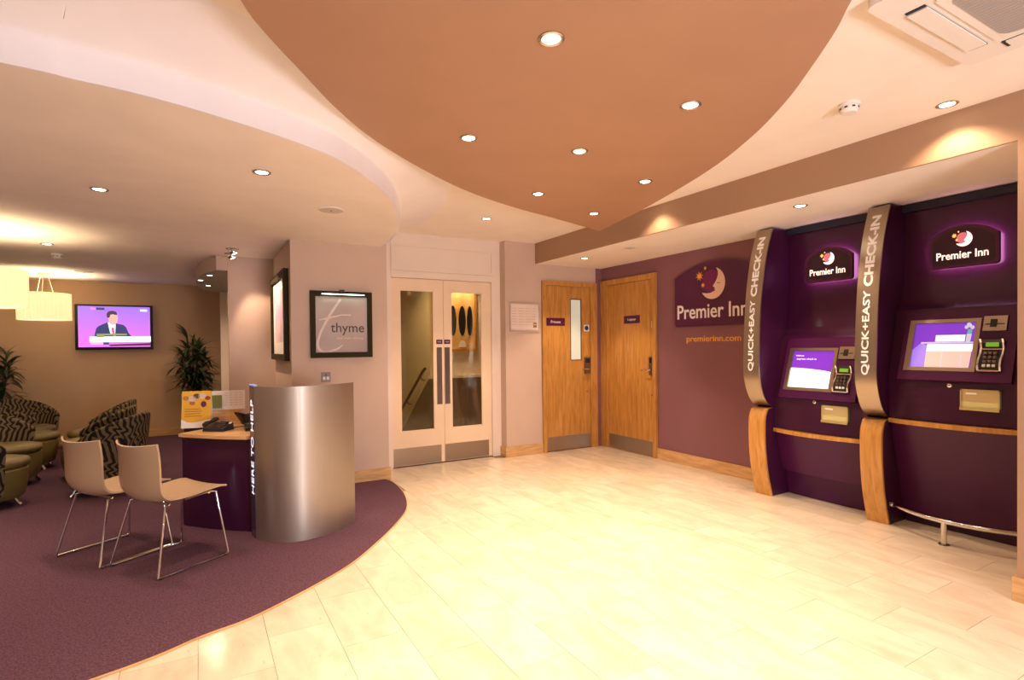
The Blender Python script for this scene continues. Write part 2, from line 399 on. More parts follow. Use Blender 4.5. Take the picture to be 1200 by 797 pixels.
# ceiling raft
def circ(p, q, r):
    (ax, ay), (bx, by), (cx, cy) = p, q, r
    d = 2*(ax*(by-cy)+bx*(cy-ay)+cx*(ay-by))
    ux = ((ax*ax+ay*ay)*(by-cy)+(bx*bx+by*by)*(cy-ay)+(cx*cx+cy*cy)*(ay-by))/d
    uy = ((ax*ax+ay*ay)*(cx-bx)+(bx*bx+by*by)*(ax-cx)+(cx*cx+cy*cy)*(bx-ax))/d
    return Vector((ux, uy)), math.hypot(ax-ux, ay-uy)
L_ = [(3.45, 4.24), (2.746, 3.999), (2.232, 3.834), (1.726, 3.605), (1.285, 3.314), (.852, 2.954), (.589, 2.658), (.383, 2.367), (.227, 2.141), (.134, 1.972)]
R_ = [(3.45, 4.24), (3.174, 3.253), (2.887, 2.442), (2.634, 1.939), (2.397, 1.582), (2.195, 1.336), (2.01, 1.128), (1.882, 1.006)]
tip2 = (-1.1, -1.1)
left = spline(L_+[(-.06, 1.5), (-.28, .9), (-.6, 0.1), tip2], 5)
right = spline(R_+[(1.5, .62), (.9, .1), (.0, -.5), tip2], 5)
poly = [tuple(p) for p in left]+[tuple(p) for p in right[::-1][1:-1]]
raft = struct(MB().prism(poly, ZR, ZR+.022).build('ceiling_raft', M_raft))
raft['label'] = 'pointed oval copper-brown ceiling raft'

# ================================================================== DOORS
# white double doors in their cased opening
YD = 5.72
dt = thing('double_door', 'cream glazed double doors with steel kick plates under a cream panel', 'door', (2.39, YD, 0))
struct(MB().box(1.62, 1.79, YD-.02, YD+.10, 0, ZC).box(3.0, 3.117, YD-.02, YD+.10, 0, ZC).box(1.79, 3.0, YD-.02, YD+.10, 2.06, ZC)
       .box(1.79, 3.02, YD-.028, YD-.02, 2.07, 2.125).build('trim_5', M_cream, bevel=.002))
struct(MB().box(1.815, 3.0, YD-.034, YD-.02, 2.40, 2.44).box(1.815, 3.0, YD-.034, YD-.02, 2.135, 2.165).box(3.0, 3.03, YD-.034, YD-.02, 2.135, 2.44).box(1.79, 1.815, YD-.034, YD-.02, 2.135, 2.44).build('trim_6', M_cream, bevel=.004))
def leaf(x0, x1, gx0, gx1, kx0, kx1, px, glassm):
    o = MB()
    o.box(x0, gx0, YD-.005, YD+.035, .012, 2.055); o.box(gx1, x1, YD-.005, YD+.035, .012, 2.055)
    o.box(gx0, gx1, YD-.005, YD+.035, .012, .38); o.box(gx0, gx1, YD-.005, YD+.035, 1.932, 2.055)
    lf = o.build('door_leaf', M_leafp, dt)
    MB().box(gx0, gx1, YD+.010, YD+.016, .38, 1.932).build('glass_pane', glassm, lf)
    bd = MB()
    for a in ((gx0, gx0+.012, .38, 1.932), (gx1-.012, gx1, .38, 1.932), (gx0, gx1, .38, .392), (gx0, gx1, 1.92, 1.932)):
        bd.box(a[0], a[1], YD-.001, YD+.009, a[2], a[3])
    bd.build('glazing_bead', M_leafp, lf)
    MB().box(kx0, kx1, YD-.008, YD-.005, .018, .205).build('kick_plate', M_kick, lf)
    MB().box(px, px+.062, YD-.009, YD-.005, .66, 1.30).build('pull_plate', M_dsteel, lf)
    h = MB().tube([(px+.031, YD-.009, .74), (px+.031, YD-.045, .76), (px+.031, YD-.045, 1.20), (px+.031, YD-.009, 1.22)], .008)
    pl = MB().box(px-.004, px+.07, YD-.008, YD-.005, 1.338, 1.386).build('sign_plate', M_dpurple, lf)
    t = text_bm(MB(), 'PUSH', Fr((px+.033, YD-.0082, 1.362), (1, 0, 0), (0, 0, 1)), .042, .012); t.build('plate_lettering', M_ltext, lf)
leaf(1.793, 2.393, 1.888, 2.282, 1.80, 2.353, 2.309, M_glassd)
leaf(2.397, 2.997, 2.486, 2.882, 2.40, 2.955, 2.404, M_glass)
struct(MB().box(1.79, 3.0, YD-.01, YD+.09, -.006, .006).build('trim_7', M_dsteel))
# stair lobby behind the doors
YS = 7.2
XC = 2.81
struct(MB().box(XC, 4.6, YS, YS+.1, -.6, ZC).box(XC, XC+.1, YS+.1, 9.0, -2.2, ZC).build('wall_stair', M_cream))
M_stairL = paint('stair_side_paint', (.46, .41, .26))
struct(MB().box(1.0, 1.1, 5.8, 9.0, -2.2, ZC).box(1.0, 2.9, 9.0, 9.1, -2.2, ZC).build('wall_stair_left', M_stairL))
struct(MB().box(4.5, 4.6, 5.8, YS, 0, ZC).build('wall_stair_right', M_cream))
struct(MB().box(1.0, 4.6, 5.82, 9.1, ZC, ZC+.06).build('ceiling_stair', M_cream))
struct(MB().box(1.55, 4.6, 5.8, YS, -.10, -.006).build('floor_stair', M_tile))
M_dado = mat('grey_panelling', (.20, .155, .13), .45)
dd = thing('wall_panelling', 'dark grey panelled dado with pale rail behind the right glass door', 'panelling', (3.4, YS, 0))
MB().box(XC, 4.5, YS-.02, YS, 0, .80).build('panel_board', M_dado, dd)
MB().box(XC-.01, 4.5, YS-.045, YS, .86, .90).build('dado_rail', M_cream, dd)
MB().box(XC, 4.5, YS-.032, YS, .78, .86).build('frieze_board', M_dado, dd, bevel=.004)
for x in (2.86, 3.37, 3.88):
    MB().box(x, x+.44, YS-.030, YS-.02, .10, .13).box(x, x+.44, YS-.030, YS-.02, .69, .72).box(x, x+.03, YS-.030, YS-.02, .13, .69).box(x+.41, x+.44, YS-.030, YS-.02, .13, .69).build('panel_moulding', M_dado, dd, bevel=.004)
st = thing('staircase', 'flight of stairs going down behind the left glass door', 'staircase', (2.0, YS, 0))
for i in range(7):
    y = YS+.02+i*.25; MB().box(1.12, XC-.02, y, y+.27, -.18*(i+1)-.05, -.18*(i+1)).build('tread', M_carpet if i > 9 else M_dado, st)
    MB().box(1.12, XC-.02, y+.235, y+.27, -.18*(i+1)+.001, -.18*(i+1)+.006).build('nosing', M_plastic, st)
MB().hexa([(XC-.02, YS, -.6), (XC, YS, -.6), (XC, 9.0, -1.9), (XC-.02, 9.0, -1.9), (XC-.02, YS, .86), (XC, YS, .86), (XC, 9.0, -.46), (XC-.02, 9.0, -.46)]).build('side_dado', M_dado, st)
MB().hexa([(XC-.035, YS, .86), (XC, YS, .86), (XC, 9.0, -.46), (XC-.035, 9.0, -.46), (XC-.035, YS, .90), (XC, YS, .90), (XC, 9.0, -.42), (XC-.035, 9.0, -.42)]).build('side_rail', M_cream, st)
hr = thing('handrail', 'dark sloping handrail seen through the left glass door', 'handrail', (XC-.06, YS, .9))
MB().tube([(XC-.07, YS+.02, 1.0), (XC-.07, YS+.08, .98), (XC-.07, 8.95, -.12)], .022).build('rail', M_dsteel, hr, smooth=True)
for y in (7.4, 8.0, 8.6):
    z = .98-(y-YS-.08)*(1.10/1.67); MB().tube([(XC-.07, y, z-.02), (XC-.04, y, z-.07), (XC-.002, y, z-.07)], .008).build('bracket', M_dsteel, hr)
pc = thing('framed_picture', 'framed abstract picture of black ovals on orange behind the right glass door', 'picture', (3.2, YS, 1.3))
MB().box(2.84, 3.53, YS-.03, YS-.001, 1.235, 1.275).box(2.84, 3.53, YS-.03, YS-.001, 2.22, 2.26).box(2.84, 2.87, YS-.03, YS-.001, 1.275, 2.22).box(3.495, 3.53, YS-.03, YS-.001, 1.275, 2.22).build('frame', M_oak, pc)
M_art = mat('orange_art', (.7, .35, .08), .5); vary(M_art, (.62, .28, .05), (.85, .62, .30), nscale=3, detail=3)
MB().box(2.87, 3.495, YS-.018, YS-.001, 1.275, 2.22).build('canvas', M_art, pc)
for x, w in ((3.155, .052), (3.30, .056), (3.42, .045)):
    MB().prism([(x+w*math.cos(a*PI/12), 1.68+.215*math.sin(a*PI/12)) for a in range(24)], YS-.024, YS-.0185, lambda x, y, h: (x, h, y)).build('black_oval', M_black, pc)
for x in (3.30, ):
    MB().prism([(x+.06*math.cos(a*PI/8), 1.30+.10*max(0, math.sin(a*PI/8))) for a in range(16)], YS-.023, YS-.0185, lambda x, y, h: (x, h, y)).build('pale_shape', M_ltext, pc)

# timber door "Private" in the back wall
def timber_door(name, label, F, w, h, lw0, lw1, lh, plate, txt, glass=None, lever=False, disc=None, handle=None):
    """F maps (a along wall, b up, c out of the wall); w = outer width from a=0"""
    t = thing(name, label, 'door', F(w/2, 0, 0))
    MB().box(0, lw0, 0, h, -.01, .032, F).box(lw1, w, 0, h, -.01, .032, F).box(lw0, lw1, lh, h, -.01, .032, F).build('door_frame', M_oak, t, bevel=.002)
    o = MB()
    a0, a1 = lw0+.003, lw1-.003
    if glass:
        g0, g1, z0, z1 = glass
        o.box(a0, g0, .012, lh-.003, .001, .008, F); o.box(g1, a1, .012, lh-.003, .001, .008, F)
        o.box(g0, g1, .012, z0, .001, .008, F); o.box(g0, g1, z1, lh-.003, .001, .008, F)
    else: o.box(a0, a1, .012, lh-.003, .001, .008, F)
    lf = o.build('door_leaf', M_oak, t)
    if glass:
        m = mat('wired_glass', (.62, .70, .62), .25, emit=(.60, .68, .55), es=.22)
        MB().box(g0, g1, z0, z1, .002, .004, F).build('vision_panel', m, lf)
        MB().box(g0, g0+.008, z0, z1, .004, .012, F).box(g1-.012, g1, z0, z1, .004, .012, F).box(g0, g1, z0, z0+.008, .004, .012, F).box(g0, g1, z1-.012, z1, .004, .012, F).build('panel_bead', M_dsteel, lf)
    MB().box(a0+.004, a1-.004, .02, .18, .008, .010, F).build('kick_plate', M_kick, lf)
    p0, p1, q0, q1 = plate
    MB().box(p0, p1, q0, q1, .008, .011, F).build('sign_plate', M_dpurple, lf)
    text_bm(MB(), txt, Fr(F((p0+p1)/2, (q0+q1)/2, .0112), F.u, F.v), (p1-p0)*.52, (q1-q0)*.34).build('plate_lettering', M_ltext, lf)
    d = disc; MB().box(d[0], d[1], d[2], d[3], .008, .010, F).build('notice_plate', M_plastic, lf)
    cx_, cz_ = (d[0]+d[1])/2, (d[2]+d[3])/2
    if d[1]-d[0] > .05: MB().prism([(cx_+.030*math.cos(k*PI/10), cz_+.030*math.sin(k*PI/10)) for k in range(20)], .010, .0112, lambda x, y, h: F(x, y, h)).build('blue_disc', mat('blue_print', (.01, .04, .22), .5), lf)
    hx0, hx1, hz0, hz1 = handle
    MB().box(hx0, hx1, hz0, hz1, .008, .030, F).build('lock_plate', M_dsteel, lf, bevel=.006)
    MB().box(hx0+.012, hx1-.012, hz1-.07, hz1-.015, .030, .034, F).build('card_reader', M_blackgl, lf)
    hm = (hx0+hx1)/2
    MB().tube([F(hm, hz0+.06, .02), F(hm, hz0+.06, .06), F(hm-.02, hz0+.06, .065), F(hm-.115, hz0+.06, .065)], .009).build('door_lever', M_chrome, lf, smooth=True)
    MB().lathe([(.010, 0), (.010, .006)], seg=12, f=lambda x, y, z: F(hm+x, .72+y, .008+z)).build('key_cylinder', M_dsteel, lf)
    MB().box(lw0, lw1, 0, .011, -.005, .012, F).build('threshold', M_dsteel if glass else M_strip, t)
    return t
FP = Fr((3.618, 5.573, 0), (1, 0, 0), (0, 0, 1))       # n = u x v = (0,-1,0)
timber_door('timber_door', 'oak door labelled Private with a narrow vision panel', FP, .834, 2.10, .05, .732, 2.045, (.066, .340, 1.552, 1.648), 'Private',
            glass=(.425, .598, 1.12, 1.893), disc=(.637, .722, 1.485, 1.568), handle=(.637, .722, .945, 1.155))
FL = Fr((4.55, 5.56, 0), (0, -1, 0), (0, 0, 1))        # n = (-1,0,0)
timber_door('timber_door', 'oak door labelled Luggage in the plum wall', FL, .98, 2.13, .13, .93, 2.065, (.43, .707, 1.565, 1.66), 'Luggage',
            disc=(.895, .925, 1.50, 1.58), handle=(.872, .925, .952, 1.165))

# ================================================================== SELF CHECK-IN KIOSKS
UP = [(2.285, 4.245), (2.17, 4.20), (2.06, 4.162), (1.93, 4.130), (1.8, 4.105), (1.65, 4.085), (1.5, 4.072), (1.35, 4.062), (1.2, 4.055), (1.1, 4.053), (1.02, 4.060), (.95, 4.078), (.89, 4.102), (.84, 4.13), (.80, 4.165), (.776, 4.20), (.768, 4.235)]
LO = [(.757, 4.22), (.748, 4.165), (.72, 4.143), (.68, 4.127), (.63, 4.120), (.55, 4.119), (.45, 4.122), (.35, 4.132), (.25, 4.147), (.15, 4.170), (.07, 4.193), (0.0, 4.214)]
def arm(y0, y1, dx, label):
    t = thing('kiosk_arm', label, 'kiosk post', (4.3+dx, (y0+y1)/2, 0), 0, 'curved posts of the check-in kiosks')
    prof = [(x+dx+.008, z) for z, x in UP+LO]
    MB().prism(prof+[(XR-.002, 0), (XR-.002, 2.285)], y0+.003, y1-.003, lambda x, y, h: (x, h, y)).build('side_body', M_kpurple, t)
    def sheet(P, m, nm, th=.012):
        P = spline([(a, b) for a, b in P], 3); n = len(P)-1
        mb = MB()
        A = []
        for p in P:
            z, x = p; A.append([mb.b.verts.new((x+dx+o, y, z)) for o, y in ((0, y1), (0, y0), (th, y0), (th, y1))])
        for a, b in zip(A, A[1:]):
            for i in range(4): mb.b.faces.new((a[i], a[(i+1) % 4], b[(i+1) % 4], b[i]))
        mb.b.faces.new(A[0]); mb.b.faces.new(A[-1][::-1])
        return mb.build(nm, m, t, smooth=30)
    s = sheet(UP, M_strip, 'metal_strip'); s['label'] = 'brushed metal strip'
    w = sheet(LO, M_oak, 'oak_foot', .02); w['label'] = 'bowed oak foot'
    # lettering follows the strip, reading upward
    def xs(z):
        for (z1, x1), (z0, x0) in zip(UP, UP[1:]):
            if z0 <= z <= z1: return x0+(x1-x0)*(z-z0)/(z1-z0)
        return UP[0][1]
    class Bent:
        def __call__(s_, a, b, c=0):
            z = 1.635+b; return Vector((xs(z)+dx-.0005-c, (y0+y1)/2-a, z))
    mb = MB()
    class Sub:
        def __init__(s_, off, da): s_.o = off; s_.da = da
        def __call__(s_, a, b, c=0): return Bent()(a+s_.da, b+s_.o, c)
    text_bm(mb, 'QUICK+EASY', Sub(-.262, 0), .60, .056, .002, rot=True, bold=.018)
    text_bm(mb, 'CHECK-IN', Sub(.325, 0), .515, .062, .002, rot=True, bold=.040)
    o = mb.build('strip_lettering', M_wtext, t); o['label'] = 'QUICK+EASY CHECK-IN in white capitals reading upward'
    return t
arm(2.92, 3.07, 0, 'curved metal and oak post left of the lower kiosk, beside the wall sign')
arm(2.025, 2.17, .032, 'curved metal and oak post standing between the two kiosks')

def logo(parent, F, s, glow=False):
    """crescent moon with face in profile and three stars; s = moon radius"""
    mm = mat('moon_glow', (.95, .75, .72), .4, emit=(1, .62, .58), es=1.5) if glow else mat('moon_print', (.80, .58, .50), .5)
    sm = mat('star_glow', (.9, .5, .2), .4, emit=(1, .42, .10), es=1.3) if glow else M_orange
    pts = []
    for i in range(25):     # outer edge from top tip clockwise to lower left tip
        a = math.radians(72-i*(72+147)/24); pts.append((s*(.1+.92*math.cos(a)), s*(-.02+.95*math.sin(a))))
    # inner edge: chin, lips, nose, brow, then the long hollow up to the top tip
    pts += [(x*s, y*s) for x, y in ((-.35, -.60), (-.05, -.60), (.12, -.54), (.26, -.50), (.34, -.45), (.24, -.40), (.32, -.34), (.24, -.28), (.13, -.20), (.26, -.06), (.36, .08), (.47, .28), (.53, .48), (.52, .66), (.44, .80))]
    MB().prism(pts, 0, .003, lambda x, y, h: F(x, y, h)).build('crescent_moon', mm, parent)
    if not glow:
        MB().tube([F(.46*s, -.02*s, .004), F(.55*s, -.07*s, .004), F(.65*s, -.03*s, .004)], s*.018, 5).build('closed_eye', M_dpurple, parent)
        disc = mat('logo_disc', (.16, .008, .085), .5)
    else: disc = mat('logo_disc_glow', (.3, .05, .12), .4, emit=(1, .25, .25), es=.5)
    MB().prism([(.02*s+.66*s*math.cos(a*PI/12), .10*s+.70*s*math.sin(a*PI/12)) for a in range(24)], -.0005, .0008, lambda x, y, h: F(x, y, h)).build('logo_disc', disc, parent)
    for (x, y, r) in ((-.86*s, .50*s, .30*s), (-.42*s, .95*s, .12*s), (-.60*s, -.08*s, .17*s)):
        MB().prism([(x+(r if k % 2 == 0 else r*.38)*math.cos(k*PI/8+.2), y+(r if k % 2 == 0 else r*.38)*math.sin(k*PI/8+.2)) for k in range(16)], .0008, .004, lambda x, y, h: F(x, y, h)).build('star', sm, parent)

def arch(hw, h0, h1, hs, n=14, r=.02):
    """half width, bottom, side top, peak; rounded lower corners"""
    P = [(-hw+r, h0), (hw-r, h0), (hw-r*.3, h0+r*.3), (hw, h0+r), (hw, h1)]
    R = (hw*hw+(hs-h1)**2)/(2*(hs-h1))
    for i in range(1, n): x = hw-2*hw*i/n; P.append((x, hs-R+math.sqrt(R*R-x*x)))
    return P+[(-hw, h1), (-hw, h0+r), (-hw+r*.3, h0+r*.3)]

def kiosk(yoff, zoff, label, rail):
    """bay from y=2.025 down to 1.275 (kiosk by the column), shifted by yoff / lowered by zoff"""
    y0, y1 = 1.275+yoff, 2.025+yoff; yc = (y0+y1)/2
    t = thing('checkin_kiosk', label, 'kiosk', (4.4, yc, 0))
    S = lambda z: z+zoff
    prof = [(2.235, 4.47, 0), (2.0, 4.475, 0), (1.78, 4.47, 0), (1.70, 4.455, 0), (S(1.62) if zoff else 1.62, 4.43, .0), (S(1.56), 4.40, .0), (S(1.53), 4.365, 0), (S(1.515), 4.36, 0),
            (S(1.04), 4.245, .01), (S(.98), 4.255, .04), (S(.88), 4.262, .045), (S(.775), 4.255, .05)]
    def sweep(P, m, nm, th=.02, sm=30, n=10):
        return MB().grid(lambda u, v: pt(P, u, v, 0), len(P)-1, n, thick=lambda u, v: pt(P, u, v, th)).build(nm, m, t, smooth=sm)
    def pt(P, u, v, th):
        i = int(round(u*(len(P)-1))); z, x, b = P[i]; tt = 2*v-1
        return Vector((x-b*(1-tt*tt)+th, y0+(y1-y0)*v, z))
    sweep(prof, M_kpurple, 'upper_panel')
    sweep([(S(.755), 4.275, .05), (S(.60), 4.31, .04), (S(.40), 4.36, .03), (.22, 4.415, .02), (.055 if rail else .004, 4.45, .01)], M_kpanel, 'lower_panel')
    MB().box(4.47, XR-.003, y0+.01, y1-.01, 0, 2.235).build('back_box', M_kpurple, t)
    MB().box(4.44, XR-.003, y0, y1, 2.237, 2.292).build('dark_header', M_navy, t)
    # curved oak ledge
    n = 14; mb = MB(); poly = []
    for i in range(n+1):
        v = i/n; tt = 2*v-1; poly.append((4.235-.075*(1-tt*tt), y0+.004+(y1-y0-.008)*v))
    mb.prism(poly+[(4.34, y1-.004), (4.34, y0+.004)], S(.738), S(.768)); mb.build('oak_ledge', M_oak, t, bevel=.004)
    # tilted screen surround; frame A: u along -Y (right seen from the room), v up the slope
    xb, zb, xt, zt = 4.20, S(1.05), 4.35, S(1.51)
    if zoff: zb, zt = .86, 1.34
    A = Fr((xb, 0, zb), (0, -1, 0), (xt-xb, 0, zt-zb)); L = math.hypot(xt-xb, zt-zb)
    Yv = lambda y: -(y+yoff)
    def PB(ya, yb, s0, s1, c0, c1, m, nm, bevel=0, par=t): return MB().box(Yv(ya), Yv(yb), s0, s1, c0, c1, A).build(nm, m, par, bevel=bevel)
    # surround as four bars so that the screen sits in a recess
    sm = M_kpanel
    mb = MB()
    for a in ((1.95, 1.335, 0, .063), (1.95, 1.335, .422, L), (1.95, 1.919, .063, .422), (1.385, 1.335, .063, .422), (1.52, 1.505, .063, .422), (1.505, 1.385, .27, .33)):
        mb.box(Yv(a[0]), Yv(a[1]), a[2], a[3], -.06, 0, A)
    mb.box(Yv(1.95), Yv(1.335), 0, L, -.075, -.055, A)
    mb.build('screen_surround', sm, t)
    fb = MB()
    for a in ((1.919, 1.52, .063, .088), (1.919, 1.52, .397, .422), (1.919, 1.887, .088, .397), (1.546, 1.52, .088, .397)): fb.box(Yv(a[0]), Yv(a[1]), a[2], a[3], -.05, .004, A)
    fr_ = fb.build('screen_frame', M_strip, t, bevel=.002)
    sA = Fr(A(Yv(1.7165), .2425, -.012), A.u, A.v)      # centre of the screen, .341 x .309
    pur = mat('screen_purple', (.1, .0, .2), .2, emit=(.20, .045, .55), es=.8)
    wht = mat('screen_white', (.6, .6, .6), .2, emit=(.90, .88, .92), es=.85)
    lil = mat('screen_lilac', (.3, .2, .5), .2, emit=(.25, .15, .75), es=.8)
    pch = mat('screen_peach', (.6, .5, .45), .2, emit=(.72, .47, .44), es=.6)
    gry = mat('screen_greyblue', (.5, .5, .6), .2, emit=(.50, .55, .68), es=.6)
    MB().box(-.1705, .1705, -.1545, .1545, -.012, 0, sA).build('screen', pur, fr_)
    def art(pts, m, d, nm='screen_image'): MB().prism(pts, d, d+.0008, lambda x, y, h: sA(x, y, h)).build(nm, m, fr_)
    if zoff:
        art([(-.1705, -.1545), (.1705, -.1545), (.1705, -.015), (.10, -.004), (0, .006), (-.1, .012), (-.1705, .014)], wht, .0003)
        text_bm(MB(), 'Welcome', Fr(sA(-.115, .118, .0004), sA.u, sA.v), .07, .012, .0008).build('screen_text', wht, fr_)
        text_bm(MB(), 'express check in', Fr(sA(-.055, .088, .0004), sA.u, sA.v), .165, .020, .0008).build('screen_text', wht, fr_)
    else:
        art([(-.1705, -.1545), (-.09, -.1545), (-.085, .0), (-.125, .02), (-.1705, -.03)], lil, .0001)
        art([(-.088, -.1545), (.158, -.1545), (.162, -.04), (-.088, -.04)], pch, .0003)
        art([(-.088, -.04), (.168, -.04), (.168, .010), (-.088, .010)], wht, .0003)
        art([(-.125, .014), (.168, .014), (.168, .025), (-.125, .025)], gry, .0004)
        art([(-.045, .028), (.118, .028), (.118, .073), (-.045, .073)], wht, .0004)
        art([(.002, -.1545), (.009, -.1545), (.009, -.042), (.002, -.042)], gry, .0012); art([(.11, -.1545), (.116, -.1545), (.116, -.042), (.11, -.042)], gry, .0012)
        art([(.124, .025), (.148, .025), (.151, .078), (.124, .078)], gry, .0012)
        gv = mat('screen_green', (.1, .3, .3), .2, emit=(.10, .32, .33), es=.8)
        art([(.126, .078), (.15, .078), (.150, .11), (.128, .11)], gv, .0014)
        for q in ((.118, .125), (.135, .135), (.15, .122), (.128, .145)): art([(q[0]+.011*math.cos(k*PI/4), q[1]+.013*math.sin(k*PI/4)) for k in range(8)], gry, .0012)
        text_bm(MB(), 'Check-in here', Fr(sA(.037, .050, .0013), sA.u, sA.v), .135, .018, .0008).build('screen_text', gry, fr_)
    c = PB(1.505, 1.388, .331, .429, -.05, .012, M_strip, 'card_reader', .004)
    PB(1.470, 1.436, .355, .407, .012, .0135, M_black, 'card_slot', par=c); PB(1.495, 1.40, .372, .378, .0125, .0145, M_black, 'card_slot', par=c)
    # curved payment keypad with silver cheeks
    kp = MB()
    def kf(ya, yb, sx):  # wavy profile extruded across
        P = [(.068, .012), (.10, .022), (.14, .020), (.18, .008), (.22, .006), (.25, .016), (.268, .028), (.268, -.04), (.068, -.04)]
        kp.prism([(a, b*sx if b > 0 else b) for a, b in P], Yv(ya), Yv(yb), lambda a, b, h: A(h, a, b))
    kf(1.495, 1.395, 1); k = kp.build('keypad_body', M_black, t)
    kp = MB(); kf(1.506, 1.495, 1.5); kf(1.395, 1.386, 1.5); kp.box(Yv(1.495), Yv(1.395), .064, .074, -.04, .018, A); kp.box(Yv(1.495), Yv(1.395), .205, .213, 0, .016, A); kp.build('silver_cheek', M_chrome, k)
    PB(1.475, 1.412, .226, .252, .012, .021, mat('lcd_green', (.1, .25, .02), .3, emit=(.18, .38, .03), es=.6), 'keypad_display', par=k)
    for i in range(4):
        for j in range(3): PB(1.478-.024*j, 1.462-.024*j, .092+.027*i, .108+.027*i, .014, .027, M_plastic if i == 0 else M_dsteel, 'key', par=k)
    # lock and lit receipt slot on the apron
    xa = 4.225
    G = Fr((xa, 0, 0), (0, -1, 0), (0, 0, 1))
    MB().lathe([(.013, 0), (.013, .006), (.006, .008)], seg=14, f=lambda x, y, z: G(-(1.652+yoff)+x, S(1.018)+y, z)).build('lock', M_chrome, t)
    a0, a1, b0, b1 = -(1.592+yoff), -(1.392+yoff), S(.868), S(1.0)
    slot = mat('slot_glow', (.55, .50, .22), .5, emit=(.65, .58, .22), es=.10)
    fr2 = MB().box(a0, a1, b0, b0+.018, -.03, .022, G).box(a0, a0+.008, b0, b1, -.03, .014, G).box(a1-.008, a1, b0, b1, -.03, .014, G).box(a0, a1, b1-.008, b1, -.03, .014, G).build('slot_frame', mat('slot_bezel', (.6, .5, .22), .35, .6), t)
    MB().box(a0, a1, b0, b1, -.035, .009, G).build('receipt_slot', slot, fr2)
    MB().box(a0+.008, a1-.008, b0+.055, b1-.008, .009, .0098, G).build('slot_light_band', mat('slot_light_band', (.62, .52, .26), .3, .4), fr2)  # lighter upper band; the recess shade is put in as two tones
    MB().box(a0+.03, a0+.085, b1-.032, b1-.02, .0098, .0135, G).build('slot_pale_bar', M_ltext, fr2)  # small pale bar at the slot's upper left
    # backlit arched sign
    F = Fr((4.405, yc, 0), (0, -1, 0), (0, 0, 1)); z0 = 1.80; dz = 0
    out = arch(.190, z0, 2.0, 2.078)
    sg = MB().prism(out, -.028, 0, lambda x, y, h: F(x, y, h)).build('sign_panel', M_dpurple, t)
    halo = mat('sign_backlight', (.6, .3, .6), .5, emit=(.95, .42, .80), es=11.0)
    inn = arch(.182, z0+.008, 1.994, 2.070)
    MB().prism(inn, -.040, -.030, lambda x, y, h: F(x, y, h)).build('sign_backlight', halo, t)
    MB().prism(arch(.172, z0+.018, 1.98, 2.056), 0, .001, lambda x, y, h: F(x, y, h)).build('sign_face', mat('sign_face', (.03, .004, .02), .35), sg)
    logo(sg, Fr(F(.0, 1.985, .0015), F.u, F.v), .052, True)
    text_bm(MB(), 'Premier Inn', Fr(F(-.005, 1.882, .0012), F.u, F.v), .285, .052, .002, bold=.012).build('sign_lettering', mat('sign_text_glow', (.9, .8, .75), .4, emit=(1, .72, .62), es=1.1), sg)
    return t
k2 = kiosk(0, 0, 'taller purple check-in kiosk beside the brown column, above the footrest rail', True)
k1 = kiosk(.895, -.182, 'lower purple check-in kiosk between the two curved posts', False)
fr_t = thing('footrest_rail', 'curved chrome footrest rail in front of the taller kiosk', 'rail', (4.12, 1.65, 0))
pts = [(4.262-.135*(1-(2*v-1)**2), 2.0-.735*v, .150) for v in [i/16 for i in range(17)]]
MB().tube(pts, .015, 10).build('rail', M_chrome, fr_t, smooth=True)
MB().tube([(4.127, 1.645, .004), (4.127, 1.645, .150)], .017, 12).build('post', M_chrome, fr_t, smooth=True)
MB().lathe([(.030, 0), (.030, .004), (.027, .006)], c=(4.127, 1.645, 0)).build('foot_plate', M_dsteel, fr_t)
MB().tube([(4.262, 2.0, .15), (4.262, 2.021, .15)], .022, 12).build('end_collar', M_chrome, fr_t, smooth=True)

# wall sign
ws = thing('wall_sign', 'arched purple sign with moon and white name on the plum wall', 'sign', (4.53, 3.75, 1.49))
F = Fr((4.519, 3.75, 0), (0, -1, 0), (0, 0, 1))
MB().prism(arch(.53, 1.492, 2.014, 2.145, r=.03), -.030, 0, lambda x, y, h: F(x, y, h)).build('sign_board', M_dpurple, ws, bevel=.003)
logo(ws, Fr(F(-.045, 1.925, .0006), F.u, F.v), .168)
text_bm(MB(), 'Premier Inn', Fr(F(-.055, 1.648, .0005), F.u, F.v), .875, .150, .003, bold=.012).build('sign_lettering', M_ltext, ws)
wa = text_bm(MB(), 'premierinn.com', Fr((4.5495, 3.806, 1.352), (0, -1, 0), (0, 0, 1)), .68, .078, .003, bold=.012).build('wall_lettering', M_orange)
tag(wa, 'orange web address lettering on the plum wall below the arched sign', 'lettering')

